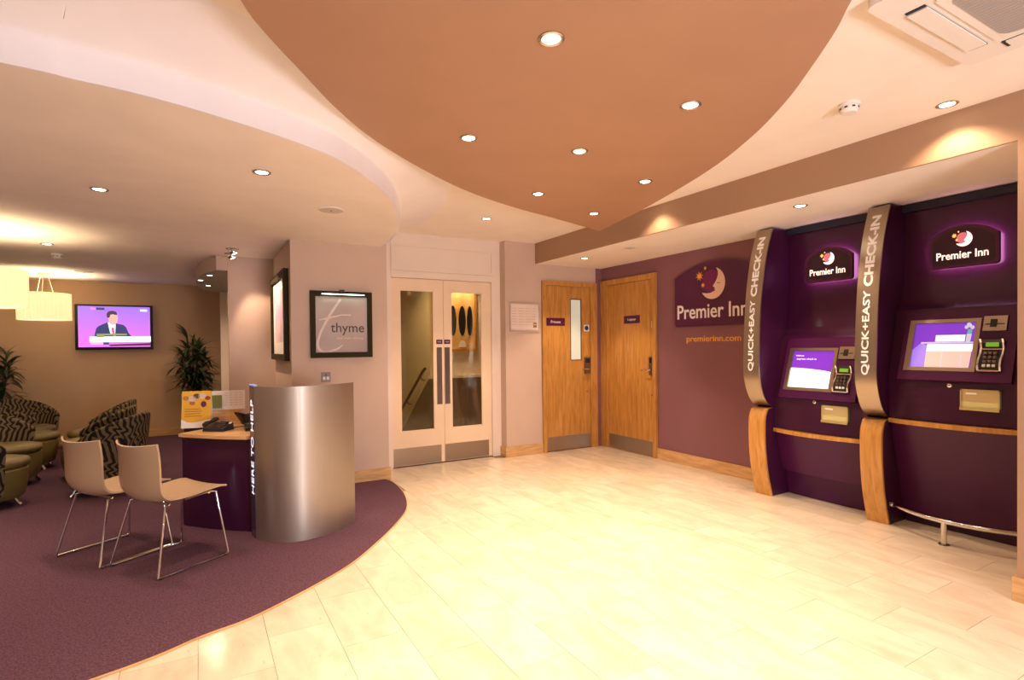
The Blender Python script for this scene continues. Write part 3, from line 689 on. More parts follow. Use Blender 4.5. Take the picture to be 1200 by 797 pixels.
# ================================================================== WALL ITEMS
ts = thing('framed_sign', 'dark framed thyme sign with picture light on the taupe wall', 'sign', (1.175, 5.29, 1.21))
F = Fr((1.177, 5.29, 1.525), (1, 0, 0), (0, 0, 1))
M_frame = mat('dark_green_frame', (.030, .022, .006), .65, spec=.15)
fb = MB()
for a in ((-.285, .285, .262, .312), (-.285, .285, -.312, -.262), (-.285, -.240, -.262, .262), (.240, .285, -.262, .262)): fb.box(a[0], a[1], a[2], a[3], 0, .03, F)
fb.build('frame', M_frame, ts, bevel=.003)
M_tp = mat('thyme_print', (.40, .32, .29), .4); vary(M_tp, (.36, .26, .235), (.50, .42, .39), nscale=1.6, detail=1)
MB().box(-.240, .240, -.262, .262, .002, .012, F).build('print', M_tp, ts)
M_tl = mat('thyme_stroke', (.66, .56, .53), .5)
def ribbon(pts, ws_, F, d, m, parent, nm):
    P = spline(pts, 6); n = len(P)-1; mb = MB(); A = []
    for i, p in enumerate(P):
        t = (P[min(i+1, n)]-P[max(i-1, 0)]).normalized(); q = Vector((-t.y, t.x)); k = i/n*(len(ws_)-1); j = min(int(k), len(ws_)-2)
        w = ws_[j]+(ws_[j+1]-ws_[j])*(k-j)
        A.append([mb.b.verts.new(F(*(p+q*w), d)), mb.b.verts.new(F(*(p-q*w), d)), mb.b.verts.new(F(*(p-q*w), d-.0008)), mb.b.verts.new(F(*(p+q*w), d-.0008))])
    for a, b in zip(A, A[1:]):
        for i in range(4): mb.b.faces.new((a[i], a[(i+1) % 4], b[(i+1) % 4], b[i]))
    mb.b.faces.new(A[0]); mb.b.faces.new(A[-1]); return mb.build(nm, m, parent)
px = lambda x, y: ((x-395)/637*.57, (400-y)/690*.624)
ribbon([px(385, 135), px(300, 260), px(235, 370), px(180, 480), px(148, 590), px(165, 660), px(220, 685), px(300, 670), px(360, 645), px(400, 610)], [.010, .012, .011, .010, .012, .012, .011, .010, .007, .003], F, .0132, M_tl, ts, 'brush_letter')
ribbon([px(160, 355), px(240, 338), px(330, 315), px(400, 300), px(490, 300)], [.004, .009, .008, .006, .008], F, .0136, M_tl, ts, 'brush_letter')
text_bm(MB(), 'thyme', Fr(F(*px(455, 447), .0124), F.u, F.v), .313, .118, .001, bold=.006).build('sign_lettering', mat('dark_print', (.05, .03, .025), .5), ts)
text_bm(MB(), 'bar cafe dining', Fr(F(*px(480, 543), .0124), F.u, F.v), .245, .026, .001).build('sign_lettering', M_tl, ts)
lt = MB().tube([F(-.19, .293, .05), F(.21, .293, .05)], .011, 8).build('picture_light', M_black, ts)
MB().box(-.02, .02, .29, .325, .0, .05, F).build('light_bracket', M_black, lt)
MB().box(-.185, .205, .279, .288, .043, .057, F).build('light_tube', mat('cool_tube', (.8, 1, .9), .4, emit=(.62, 1, .80), es=6), lt)
so = thing('wall_socket', 'steel double switch plate on the wall below the thyme sign', 'switch', (1.025, 5.29, .99))
F = Fr((1.026, 5.2925, 1.032), (1, 0, 0), (0, 0, 1))
MB().box(-.042, .042, -.046, .046, 0, .008, F).build('plate', mat('socket_steel', (.20, .16, .14), .5, .3), so, bevel=.003)
for x in (-.017, .017): MB().box(x-.011, x+.011, -.024, .004, .008, .012, F).build('rocker_switch', M_plastic, so, bevel=.001)
MB().box(-.007, .007, .012, .03, .008, .0095, F).build('keyhole', M_black, so)
fn = thing('framed_notice', 'white framed printed notice on the wall left of the Private door', 'notice', (3.38, 5.57, 1.48))
F = Fr((3.377, 5.572, 1.65), (1, 0, 0), (0, 0, 1))
fb = MB()
for a in ((-.208, .208, .155, .172), (-.208, .208, -.172, -.155), (-.208, -.192, -.155, .155), (.192, .208, -.155, .155)): fb.box(a[0], a[1], a[2], a[3], 0, .018, F)
fb.build('frame', mat('silver_frame', (.7, .6, .52), .35, .5), fn, bevel=.003)
MB().box(-.192, .192, -.155, .155, .001, .008, F).build('paper', mat('notice_paper', (.78, .66, .60), .6), fn)
for j in range(4):
    for i in range(7):
        w = .06+.02*((i*3+j) % 3)/2; MB().box(-.175+j*.09, -.175+j*.09+w, .10-i*.032, .106-i*.032, .008, .0086, F).build('text_line', mat('faint_print', (.58, .45, .40), .7), fn)
MB().box(.118, .168, -.125, -.065, .008, .0088, F).build('crest_block', mat('brown_print', (.32, .17, .08), .6), fn)
MB().box(.122, .164, -.092, -.086, .0088, .0092, F).build('crest_line', M_ltext, fn)
# steel/dark framed picture on the return wall
sp = thing('framed_picture', 'deep dark framed picture on the lit return wall left of the thyme sign', 'picture', (.70, 5.95, 1.19))
F = Fr((.7295, 5.95, 1.62), (0, -1, 0), (0, 0, 1))
fb = MB()
for a in ((-.53, .53, .37, .43), (-.53, .53, -.43, -.37), (-.53, -.47, -.37, .37), (.47, .53, -.37, .37)): fb.box(a[0], a[1], a[2], a[3], 0, .045, F)
fb.build('frame', M_frame, sp, bevel=.003)
MB().box(-.47, .47, -.37, .37, .001, .02, F).build('mount', M_ltext, sp)
MB().box(-.33, .33, -.25, .27, .020, .0212, F).build('artwork', vary(mat('pale_art', (.7, .5, .5), .5), (.55, .35, .55), (.85, .70, .60), nscale=3), sp)
# television
tv = thing('television', 'wall-mounted flat television on the far ochre wall showing a man in a suit', 'television', (-1.05, YF, 1.33))
F = Fr((-1.05, YF-.001, 1.64), (1, 0, 0), (0, 0, 1))
MB().box(-.46, .46, -.325, .325, .03, .075, F).build('bezel', M_blackgl, tv, bevel=.006)
MB().box(-.2, .2, -.15, .15, 0, .03, F).build('wall_bracket', M_black, tv)
def em(n, c, s): return mat(n, tuple(x*.3 for x in c), .4, emit=c, es=s)
def grad_screen():
    m = em('tv_backdrop', (.5, .2, .9), 1.0); N, L, B = nodes(m)
    tc = N.new('ShaderNodeTexCoord'); r = N.new('ShaderNodeValToRGB'); sx = N.new('ShaderNodeSeparateXYZ')
    L.new(tc.outputs['Generated'], sx.inputs[0]); L.new(sx.outputs['Z'], r.inputs[0])
    r.color_ramp.elements[0].color = (.78, .16, .85, 1); r.color_ramp.elements[1].color = (.30, .16, .85, 1)
    L.new(r.outputs[0], B.inputs['Emission Color']); return m
sA = Fr(F(0, 0, .0755), F.u, F.v)
scn = MB().box(-.425, .425, -.285, .30, -.004, 0, sA).build('screen', grad_screen(), tv)
q = lambda x, y: ((x-542)/904*.92, (433-y)/517*.65)
def tvp(pts, m, d): MB().prism([q(*p) for p in pts], d, d+.0006, lambda x, y, h: sA(x, y, h)).build('screen_image', m, scn)
navy = em('tv_navy', (.035, .04, .14), 1); skin = em('tv_skin', (.80, .42, .36), 1); tw = em('tv_white', (.85, .95, 1), 1.1); hair = em('tv_hair', (.06, .03, .05), 1)
tvp([(300, 545), (325, 450), (345, 425), (400, 400), (455, 375), (560, 390), (640, 405), (670, 430), (700, 500), (740, 545)], navy, .0002)
tvp([(458, 375), (485, 500), (540, 545), (550, 400), (530, 400)], tw, .0010)
tvp([(500, 440), (515, 435), (530, 445), (538, 540), (515, 530), (505, 480)], em('tv_red', (.7, .08, .16), 1), .0018)
tvp([(462, 300), (470, 350), (480, 390), (510, 408), (545, 400), (568, 375), (578, 330), (572, 285), (540, 262), (480, 268)], skin, .0022)
tvp([(450, 320), (446, 280), (470, 250), (520, 242), (560, 255), (572, 290), (545, 290), (520, 282), (490, 290), (480, 325)], hair, .0030)
tvp([(250, 540), (965, 537), (965, 600), (250, 605)], tw, .0036)
tvp([(330, 508), (680, 505), (680, 525), (410, 528), (410, 548), (330, 550)], em('tv_caption', (.25, .30, .10), 1), .0044)
tvp([(260, 608), (400, 606), (400, 630), (260, 632)], em('tv_pink', (.85, .45, .65), 1), .0044); tvp([(405, 606), (470, 606), (470, 632), (405, 632)], em('tv_blue', (.02, .06, .2), 1), .0044)
tvp([(265, 212), (322, 212), (322, 235), (265, 235)], em('tv_tag', (.8, .25, .5), 1), .0010); tvp([(330, 210), (425, 210), (425, 236), (330, 236)], navy, .0010)
tvp([(840, 222), (925, 222), (925, 245), (840, 245)], tw, .0010)
tvp([(475, 632), (965, 616), (965, 645), (475, 650)], em('tv_maroon', (.10, .01, .05), 1), .0044)

# ================================================================== CEILING FITTINGS
def lamp_light(parent, x, y, z, w, ang=80, blend=.55, tgt=None, size=.03, col=WARM):
    l = bpy.data.lights.new('spot', 'SPOT'); l.energy = w; l.color = col; l.spot_size = math.radians(ang); l.spot_blend = blend; l.shadow_soft_size = size
    o = bpy.data.objects.new('spot_light', l); COL.objects.link(o); o.parent = parent
    pw = Vector(parent.location); o.location = Vector((x, y, z))-pw
    if tgt is not None: o.rotation_euler = (Vector(tgt)-Vector((x, y, z))).to_track_quat('-Z', 'Y').to_euler()
def dl_meshes(r=.045):
    ring = MB().lathe([(r*.80, .0), (r*.82, -.004), (r, -.006), (r+.004, -.002), (r+.004, 0)], seg=24)
    bm = MB(); seg = 24; prof = [(r+.004, 0), (r+.004, -.004), (r*.95, -.007), (r*.78, -.005), (r*.72, -.001)]
    rings = [[bm.b.verts.new((a*math.cos(2*PI*i/seg), a*math.sin(2*PI*i/seg), z)) for i in range(seg)] for a, z in prof]
    for a, b in zip(rings, rings[1:]):
        for i in range(seg): bm.b.faces.new((a[i], a[(i+1) % seg], b[(i+1) % seg], b[i]))
    ring.b.free()
    lens = MB().lathe([(r*.74, -.001), (r*.70, -.004), (.001, -.0055)], seg=18)
    return bm.mesh('bezel', M_ring, smooth=True), lens.mesh('lamp', M_lens, smooth=True)
bez, lens = dl_meshes()
def downlight(x, y, z, label, group, w=SPOT_W, ang=95, light=True, sc=1):
    t = thing('downlight', label, 'ceiling light', (x, y, z), 0, group)
    for nm, me in (('bezel', bez), ('lamp', lens)):
        o = bpy.data.objects.new(nm, me); COL.objects.link(o); o.parent = t; o.scale = (sc, sc, 1)
    if light: lamp_light(t, x, y, z-.02, w, ang)
    return t
for x, y, lab in ((1.139, 1.67, 'downlight nearest the viewer in the brown ceiling raft, top centre'), (2.026, 1.815, 'downlight on the right of the brown raft, nearest the smoke detector'),
                  (1.28, 2.675, 'leftmost downlight in the brown ceiling raft'), (1.931, 2.552, 'downlight in the middle of the brown ceiling raft'),
                  (2.685, 2.807, 'downlight near the right edge of the brown raft towards its point'), (2.194, 3.409, 'downlight near the left edge of the brown raft towards its point'),
                  (2.94, 3.69, 'downlight closest to the pointed tip of the brown raft')):
    downlight(x, y, ZR, lab, 'downlights in the brown ceiling raft')
for x, y in ((.55, .9), (1.1, .35), (.1, .2)): downlight(x, y, ZR, 'unseen downlight added in the rear part of the brown raft behind the viewer', 'added rear raft downlights')  # unseen lamps added at the raft's rear to light the room
downlight(2.426, 4.692, ZC, 'single downlight in the cream ceiling in front of the double doors', 'cream ceiling downlights', 70)
downlight(3.40, 1.34, ZC, 'downlight in the cream ceiling above the brown beam near the smoke detector', 'cream ceiling downlights', 22, 120)
downlight(3.40, 3.50, ZC, 'cream ceiling downlight hidden above the raft tip beside the beam', 'cream ceiling downlights', 14, 120)
downlight(3.818, 4.97, ZL+.003, 'downlight in the low soffit in front of the Private door', 'soffit downlights', 50)
downlight(3.788, 2.385, ZL+.003, 'downlight in the low soffit above the kiosks', 'soffit downlights', 50)
downlight(-.517, 4.173, ZL, 'left downlight in the low lounge ceiling above the visitor chairs', 'lounge ceiling downlights', 45)
downlight(.322, 3.358, ZL, 'right downlight in the low lounge ceiling near its curved edge', 'lounge ceiling downlights', 45)
downlight(-1.202, 6.509, ZL, 'small lounge downlight just before the dome detector', 'lounge ceiling downlights', 34)
for x, y in ((-2.6, 4.6), (-1.9, 3.3)): downlight(x, y, ZL, 'added lounge downlight out of view to the left, %s' % ('above the armchairs' if y > 4 else 'above the open carpet'), 'added left lounge downlights', 90)  # lamps added out of view to brighten the lounge
for x, y, lab in ((.118, 7.05, 'nearest of three small downlights under the round bulkhead'), (.03, 7.60, 'leftmost of three small downlights under the round bulkhead'), (.12, 8.2, 'farthest of three small downlights under the round bulkhead')):
    downlight(x, y, 2.145, lab, 'bulkhead downlights', 20, 150, sc=.9)
# unseen lamps added to brighten the stair lobby
downlight(3.22, 6.95, ZC, 'unseen stair lobby downlight washing the orange picture', 'added stair lobby downlights', 60)
downlight(2.0, 6.9, ZC, 'unseen stair lobby downlight above the stairs', 'added stair lobby downlights', 80, 150)
# adjustable eyeball spots aimed at the deep framed picture
for y, lab in ((6.05, 'nearer adjustable ceiling spot aimed at the framed picture'), (6.36, 'farther adjustable ceiling spot aimed at the framed picture')):
    t = thing('eyeball_spot', lab, 'ceiling light', (.299, y, ZL), 0, 'adjustable ceiling spots')
    o = bpy.data.objects.new('bezel', bez); COL.objects.link(o); o.parent = t; o.scale = (1.2, 1.2, 1)
    hd = MB().lathe([(.036, .0), (.040, -.02), (.034, -.04), (.026, -.045)], c=(0, 0, 0), seg=18).build('lamp_head', M_chrome, t, smooth=True, world=False)
    hd.location = (0, 0, -.006); hd.rotation_euler = (0, math.radians(-28), 0)
    ln = MB().lathe([(.024, -.0455), (.02, -.048)], seg=16).build('lamp', M_lens, hd, world=False)
    lamp_light(t, .335, y, ZL-.065, 34, 80, .35, (.73, y-.15, 1.35), .02)
# smoke detectors
def detector(x, y, z, lab):
    t = thing('smoke_detector', lab, 'detector', (x, y, z))
    MB().lathe([(.052, 0), (.052, -.014), (.048, -.016)], c=(x, y, z), seg=24).build('base', M_plastic, t, smooth=30)
    MB().lathe([(.044, -.016), (.044, -.034), (.034, -.048), (.01, -.051)], c=(x, y, z), seg=24).build('sensor_head', M_plastic, t, smooth=30)
    for k in range(8):
        a = k*PI/4+.2; c_, s_ = math.cos(a), math.sin(a); Fs = Fr((x+.0435*c_, y+.0435*s_, z-.026), (-s_, c_, 0), (0, 0, 1))
        MB().box(-.007, .007, -.004, .004, -.002, .002, Fs).build('vent_slot', M_black, t)
detector(2.944, 1.588, ZC, 'white smoke detector on the cream ceiling right of the brown raft')
detector(-1.24, 7.14, ZL, 'small domed detector on the lounge ceiling near the pendant lamps')
def speaker(x, y, z, r, lab):
    t = thing('ceiling_speaker', lab, 'speaker', (x, y, z), 0, 'round ceiling speakers')
    MB().lathe([(r, 0), (r, -.004), (r-.008, -.007)], c=(x, y, z), seg=32).build('rim', M_plastic, t, smooth=30)
    MB().lathe([(r-.010, -.006), (r-.02, -.009)], c=(x, y, z), seg=32).build('grille', mat('speaker_grille', (.62, .56, .54), .7), t)
    MB().lathe([(.008, -.009), (.006, -.011)], c=(x, y, z), seg=10).build('centre_dot', M_black, t)
speaker(.837, 4.041, ZL, .095, 'round speaker grille in the low lounge ceiling near its curved edge')
speaker(3.822, 4.223, ZL+.003, .075, 'round speaker grille in the soffit above the wall sign')
speaker(-1.233, 8.6, ZL, .10, 'round speaker grille in the far lounge ceiling')
# ceiling cassette air conditioner
ac = thing('air_conditioner', 'white ceiling cassette air conditioner at the top right corner', 'air conditioner', (2.52, .67, 2.50))
X0, X1, Y0, Y1 = 2.10, 2.93, .25, 1.08
def rr(x0, x1, y0, y1, r, n=5):
    P = []
    for cx_, cy_, a0 in ((x1-r, y1-r, 0), (x0+r, y1-r, 90), (x0+r, y0+r, 180), (x1-r, y0+r, 270)):
        for i in range(n+1): a = math.radians(a0+90*i/n); P.append((cx_+r*math.cos(a), cy_+r*math.sin(a)))
    return P
mb = MB()
sl = [(X0+.17, X1-.17, Y1-.125, Y1-.06), (X0+.17, X1-.17, Y0+.06, Y0+.125), (X0+.06, X0+.125, Y0+.17, Y1-.17), (X1-.125, X1-.06, Y0+.17, Y1-.17)]
mb.prism(rr(X0, X1, Y0, Y1, .035), 2.502, ZC); mb.build('housing', M_plastic, ac, bevel=.004)
for a in sl:
    MB().box(a[0]-(.014 if a[1]-a[0] > .2 else -.001), a[1]+(.014 if a[1]-a[0] > .2 else -.001), a[2]+(.001 if a[1]-a[0] > .2 else -.014), a[3]-(.001 if a[1]-a[0] > .2 else -.014), 2.4985, 2.502).build('air_slot', M_black, ac)
    c_, d_ = ((a[0]+a[1])/2, (a[2]+a[3])/2)
    fl = MB()
    fl.box(a[0], a[1], a[2], a[3], 2.4935, 2.4985) if True else None
    fl.build('louvre_flap', M_plastic, ac, bevel=.002)
MB().prism(rr(X0+.15, X1-.15, Y0+.15, Y1-.15, .03), 2.497, 2.502).build('grille_panel', M_plastic, ac)
M_mesh = mat('intake_mesh', (.36, .33, .32), .8)
MB().prism(rr(X0+.18, X1-.18, Y0+.18, Y1-.18, .05), 2.4955, 2.4975).build('intake_mesh', M_mesh, ac)
for i in range(22):
    x = X0+.195+i*.0205; MB().box(x, x+.003, Y0+.19, Y1-.19, 2.4945, 2.4957).build('grille_bar', M_mesh, ac)

# pendant lamps
def pendant(x, y, r, z0, z1, lab, w):
    t = thing('pendant_lamp', lab, 'pendant lamp', (x, y, ZL), 0, 'pleated drum pendants in the lounge')
    mb = MB(); n = 96; A = []
    for z in (z0, z1):
        A.append([mb.b.verts.new((x+(r+(.009 if k % 2 else 0))*math.cos(2*PI*k/n), y+(r+(.009 if k % 2 else 0))*math.sin(2*PI*k/n), z)) for k in range(n)])
    B_ = [[mb.b.verts.new((x+(r-.006)*math.cos(2*PI*k/n), y+(r-.006)*math.sin(2*PI*k/n), z)) for k in range(n)] for z in (z0, z1)]
    for k in range(n):
        j = (k+1) % n; mb.b.faces.new((A[0][k], A[0][j], A[1][j], A[1][k])); mb.b.faces.new((B_[0][j], B_[0][k], B_[1][k], B_[1][j]))
        mb.b.faces.new((A[0][j], A[0][k], B_[0][k], B_[0][j])); mb.b.faces.new((A[1][k], A[1][j], B_[1][j], B_[1][k]))
    mb.build('shade', M_shade, t)
    MB().lathe([(r-.008, 0), (r-.008, .004)], c=(x, y, z0+.012), seg=48).build('diffuser', mat('shade_diffuser', (.9, .85, .6), .6, emit=(1, .85, .5), es=1.0), t)
    MB().lathe([(.06, 0), (.06, -.02), (.05, -.025)], c=(x, y, ZL)).build('ceiling_rose', M_strip, t)
    for k in range(3):
        a = k*2*PI/3+.5; MB().tube([(x+.04*math.cos(a), y+.04*math.sin(a), ZL-.02), (x+.10*math.cos(a), y+.10*math.sin(a), z1-.01)], .003, 5).build('cord', M_plastic, t)
    MB().tube([(x-r+.01, y, z1-.01), (x+r-.01, y, z1-.01)], .003, 5).tube([(x, y-r+.01, z1-.01), (x, y+r-.01, z1-.01)], .003, 5).build('spider', M_strip, t)
    l = bpy.data.lights.new('bulb', 'SPOT'); l.energy = w; l.color = (1, .72, .45); l.shadow_soft_size = .08; l.spot_size = math.radians(165); l.spot_blend = .3
    o = bpy.data.objects.new('bulb_light', l); COL.objects.link(o); o.parent = t; o.location = (0, 0, (z0+z1)/2-ZL); o.rotation_euler = (PI, 0, 0)
pendant(-1.69, 8.95, .262, 1.70, 2.035, 'farther pleated cream drum pendant left of the television', 36)
pendant(-1.50, 5.9, .275, 1.665, 1.97, 'nearer pleated cream drum pendant cut by the left picture edge', 34)
pendant(-3.2, 7.4, .29, 1.66, 2.0, 'drum pendant out of view to the left', 22)

# ================================================================== HELP DESK
dk = thing('reception_desk', 'small purple desk with oak top beside the curved steel screen', 'desk', (.2, 4.7, 0))
A_, B_ = Vector((-.118, 4.69)), Vector((.300, 4.262)); dirv = (B_-A_).normalized(); back = Vector((-dirv.y, dirv.x))  # away from viewer
if back.y < 0: back = -back
front = arc(A_, B_, -.02 if True else 0, 10)
if (front[5]-A_).dot(back) > 0: front = arc(A_, B_, .02, 10)
pol = [tuple(p) for p in front]+[tuple(B_+back*.50), tuple(A_+back*.55)]
MB().prism(pol, .01, .648).build('desk_body', M_kpurple, dk, bevel=.004)
frt = [p-back*.03 for p in front]
pol2 = [tuple(frt[0]-dirv*.005+back*.03)]+[tuple(p) for p in frt]+[tuple(B_+back*.55+dirv*.02), tuple(A_+back*.62-dirv*.005)]
MB().prism(pol2, .665, .688).build('desk_top', M_oakh, dk, bevel=.004)
MB().prism([tuple(p+back*.02) for p in front]+[tuple(B_+back*.46), tuple(A_+back*.50)], .648, .665).build('top_packer', M_black, dk)
MB().lathe([(.02, 0), (.02, .014)], c=(B_.x-.02, B_.y+.04, -.0), seg=12).build('glide_foot', M_chrome, dk)
# curved steel screen
scn_t = thing('steel_screen', 'tall curved brushed steel screen lettered HERE TO HELP', 'screen', (.63, 4.0, 0))
ar = spline([(.318, 4.085), (.37, 3.985), (.45, 3.915), (.54, 3.880), (.632, 3.878), (.75, 3.915), (.87, 3.985), (.989, 4.087)], 5)
n = len(ar)-1
def nrm(i):
    t = (ar[min(i+1, n)]-ar[max(i-1, 0)]).normalized(); return Vector((-t.y, t.x))
HT = 1.048
MB().grid(lambda u, v: Vector((*ar[int(round(u*n))], .004+(HT-.004)*v)), n, 1, thick=lambda u, v: Vector((*(ar[int(round(u*n))]+nrm(int(round(u*n)))*.012), .004+(HT-.004)*v))).build('steel_sheet', M_steel, scn_t, smooth=50)
# lit lettering fin along the left edge
p0 = Vector((.300, 4.20, 0)); p1 = Vector((.318, 4.083, 0)); u = (p1-p0).normalized(); Fi = Fr(p0+(p1-p0)*.5, u, (0, 0, 1)); hw = (p1-p0).length/2
fin = MB().box(-hw, hw, .004, HT, -.02, 0, Fi).build('letter_fin', mat('fin_purple', (.07, .05, .10), .25), scn_t)
text_bm(MB(), 'HERE TO HELP', Fr(Fi(0, .628, .0002), Fi.u, Fi.v), .648, .062, .001, rot=True, bold=.0).build('lit_lettering', M_glowtext, fin)
MB().box(-hw, hw, HT, HT+.01, -.022, .002, Fi).build('fin_cap', mat('blue_acrylic', (.25, .35, .6), .2, emit=(.2, .3, .7), es=.4), fin)

# things on the desk
ZT = .689
ms = thing('menu_card', 'yellow promotional card standing on the left of the oak desk top', 'card', (-.03, 4.93, ZT), math.radians(-12))
def cardbox(parent, w, h, lean, th, m, nm, y=0): return MB().hexa([(-w/2, y, 0), (w/2, y, 0), (w/2, y+th, 0), (-w/2, y+th, 0), (-w/2, y+lean, h), (w/2, y+lean, h), (w/2, y+lean+th, h), (-w/2, y+lean+th, h)]).build(nm, m, parent, world=False)
M_yel = mat('yellow_card', (.72, .40, .035), .5)
cardbox(ms, .205, .285, .05, .004, M_yel, 'card_face')
cardbox(ms, .205, .27, -.05, .004, M_ltext, 'card_back', .105)
CF = Fr((0, -.0008, 0), (1, 0, 0), (0, .05, .285))
def cp(poly, m, nm, d=.0004): MB().prism(poly, d, d+.0006, lambda x, y, h: CF(x, y, h)).build(nm, m, ms, world=False)
cp([(-.1025, 0), (.1025, 0), (.1025, .062), (.05, .055), (-.02, .042), (-.06, .045), (-.1025, .07)], M_ltext, 'white_swoosh')
cp([(.05+.02*math.cos(k*PI/8), .185+.024*math.sin(k*PI/8)) for k in range(16)], mat('card_purple', (.12, .015, .08), .5), 'round_badge', .0016)
cp([(.045, .018), (.083, .018), (.083, .036), (.045, .036)], MATS['card_purple'], 'card_logo', .0012)
for x, y, r, c in ((-.075, .235, .022, (.45, .2, .06)), (-.03, .23, .03, (.6, .5, .42)), (.0, .25, .024, (.10, .07, .06)), (.04, .248, .03, (.65, .55, .4)), (.078, .232, .02, (.30, .04, .02)), (-.03, .195, .02, (.4, .12, .08))):
    cp([(x+r*math.cos(k*PI/6), y+r*.8*math.sin(k*PI/6)) for k in range(12)], mat('food_%.2f' % c[0], c, .5), 'food_photo', .0009)
for i in range(4): cp([(-.08, .145-i*.018), (.03+.01*(i % 2), .145-i*.018), (.03+.01*(i % 2), .150-i*.018), (-.08, .150-i*.018)], mat('card_text', (.35, .16, .02), .6), 'text_line', .0008)
lfh = thing('leaflet_holder', 'small wooden stand with white leaflet and green card on the desk', 'leaflet stand', (.20, 5.06, ZT), math.radians(-6))
MB().box(-.12, .10, -.04, .05, 0, .012).box(-.12, .10, .03, .05, .012, .115).build('wooden_stand', M_oakh, lfh, world=False)
MB().hexa([(-.12, .028, .115), (.125, .028, .115), (.125, .031, .115), (-.12, .031, .115), (-.12, .05, .27), (.125, .05, .27), (.125, .053, .27), (-.12, .053, .27)]).build('white_leaflet', M_ltext, lfh, world=False)
MB().hexa([(-.13, .010, .13), (-.045, .010, .13), (-.045, .013, .13), (-.13, .013, .13), (-.13, .03, .235), (-.045, .03, .235), (-.045, .033, .235), (-.13, .033, .235)]).build('green_card', mat('green_card', (.14, .16, .02), .5), lfh, world=False)
for i in range(4):
    for j in range(6): MB().box(-.03+i*.038, -.005+i*.038, .024+.0035*j, .0262+.0035*j, .15+j*.02, .153+j*.02).build('text_line', mat('grey_print', (.5, .45, .45), .6), lfh, world=False)
# desk telephone
ph = thing('telephone', 'dark desk telephone with handset lying on the oak desk top', 'telephone', (.115, 4.68, ZT), math.radians(-38))
MB().hexa([(-.085, -.06, 0), (.085, -.06, 0), (.085, .07, 0), (-.085, .07, 0), (-.08, -.055, .02), (.08, -.055, .02), (.08, .065, .055), (-.08, .065, .055)]).build('phone_body', mat('phone_navy', (.015, .017, .03), .35), ph, bevel=.004, world=False)
for i in range(3):
    for j in range(4):
        z = .0225+.0092*(j+1); MB().box(-.005+i*.022, .011+i*.022, -.035+j*.024, -.02+j*.024, z-.006, z+.004).build('key', M_dsteel, ph, world=False)
MB().tube([(-.06, -.07, .045), (-.06, -.045, .058), (-.06, 0, .064), (-.06, .045, .075), (-.06, .075, .078)], [.016, .019, .012, .019, .016], 10).build('handset', M_black, ph, smooth=True, world=False)
cp_t = thing('card_terminal', 'black card payment terminal lying on the desk against the screen', 'card terminal', (.33, 4.58, ZT), math.radians(0))
MB().hexa([(-.04, -.08, 0), (.04, -.08, 0), (.04, .08, 0), (-.04, .08, 0), (-.038, -.078, .022), (.038, -.078, .022), (.038, .078, .046), (-.038, .078, .046)]).build('terminal_body', M_black, cp_t, bevel=.004, world=False)
MB().hexa([(-.026, .02, .038), (.026, .02, .038), (.026, .06, .043), (-.026, .06, .043), (-.026, .02, .0395), (.026, .02, .0395), (.026, .06, .0455), (-.026, .06, .0455)]).build('display', mat('lcd_grey', (.12, .14, .12), .2), cp_t, world=False)
for i in range(3):
    for j in range(3): MB().box(-.026+i*.019, -.012+i*.019, -.06+j*.022, -.046+j*.022, .022, .032+j*.0035).build('key', M_dsteel, cp_t, world=False)
MB().tube([(0, .08, .02), (.02, .13, .01), (-.05, .17, .008), (-.12, .14, .008)], .004, 6).build('cable', M_black, cp_t, world=False)
bw = thing('black_bowl', 'black angular bowl on the desk tucked behind the steel screen', 'bowl', (.35, 4.80, ZT))
mb = MB(); seg = 28
def bowl(u, v, o=0):
    a = 2*PI*u; r = .065+.055*v+o; hgt = .02+.085*v+.018*v*math.sin(a*2+.6)
    return Vector((r*math.cos(a), r*.8*math.sin(a), hgt))
A = [[mb.b.verts.new(bowl(i/seg, j/6)) for j in range(7)] for i in range(seg)]; B2 = [[mb.b.verts.new(bowl(i/seg, j/6, -.006)+Vector((0, 0, .003 if j == 0 else 0))) for j in range(7)] for i in range(seg)]
for i in range(seg):
    k = (i+1) % seg
    for j in range(6): mb.b.faces.new((A[i][j], A[k][j], A[k][j+1], A[i][j+1])); mb.b.faces.new((B2[i][j+1], B2[k][j+1], B2[k][j], B2[i][j]))
    mb.b.faces.new((A[i][6], A[k][6], B2[k][6], B2[i][6]))
mb.b.faces.new([A[i][0] for i in range(seg)][::-1]); mb.b.faces.new([B2[i][0] for i in range(seg)])
mb.build('bowl_body', M_blackgl, bw, smooth=50, world=False)
MB().lathe([(.045, 0), (.052, .022)], seg=20).build('bowl_foot', M_black, bw, world=False)

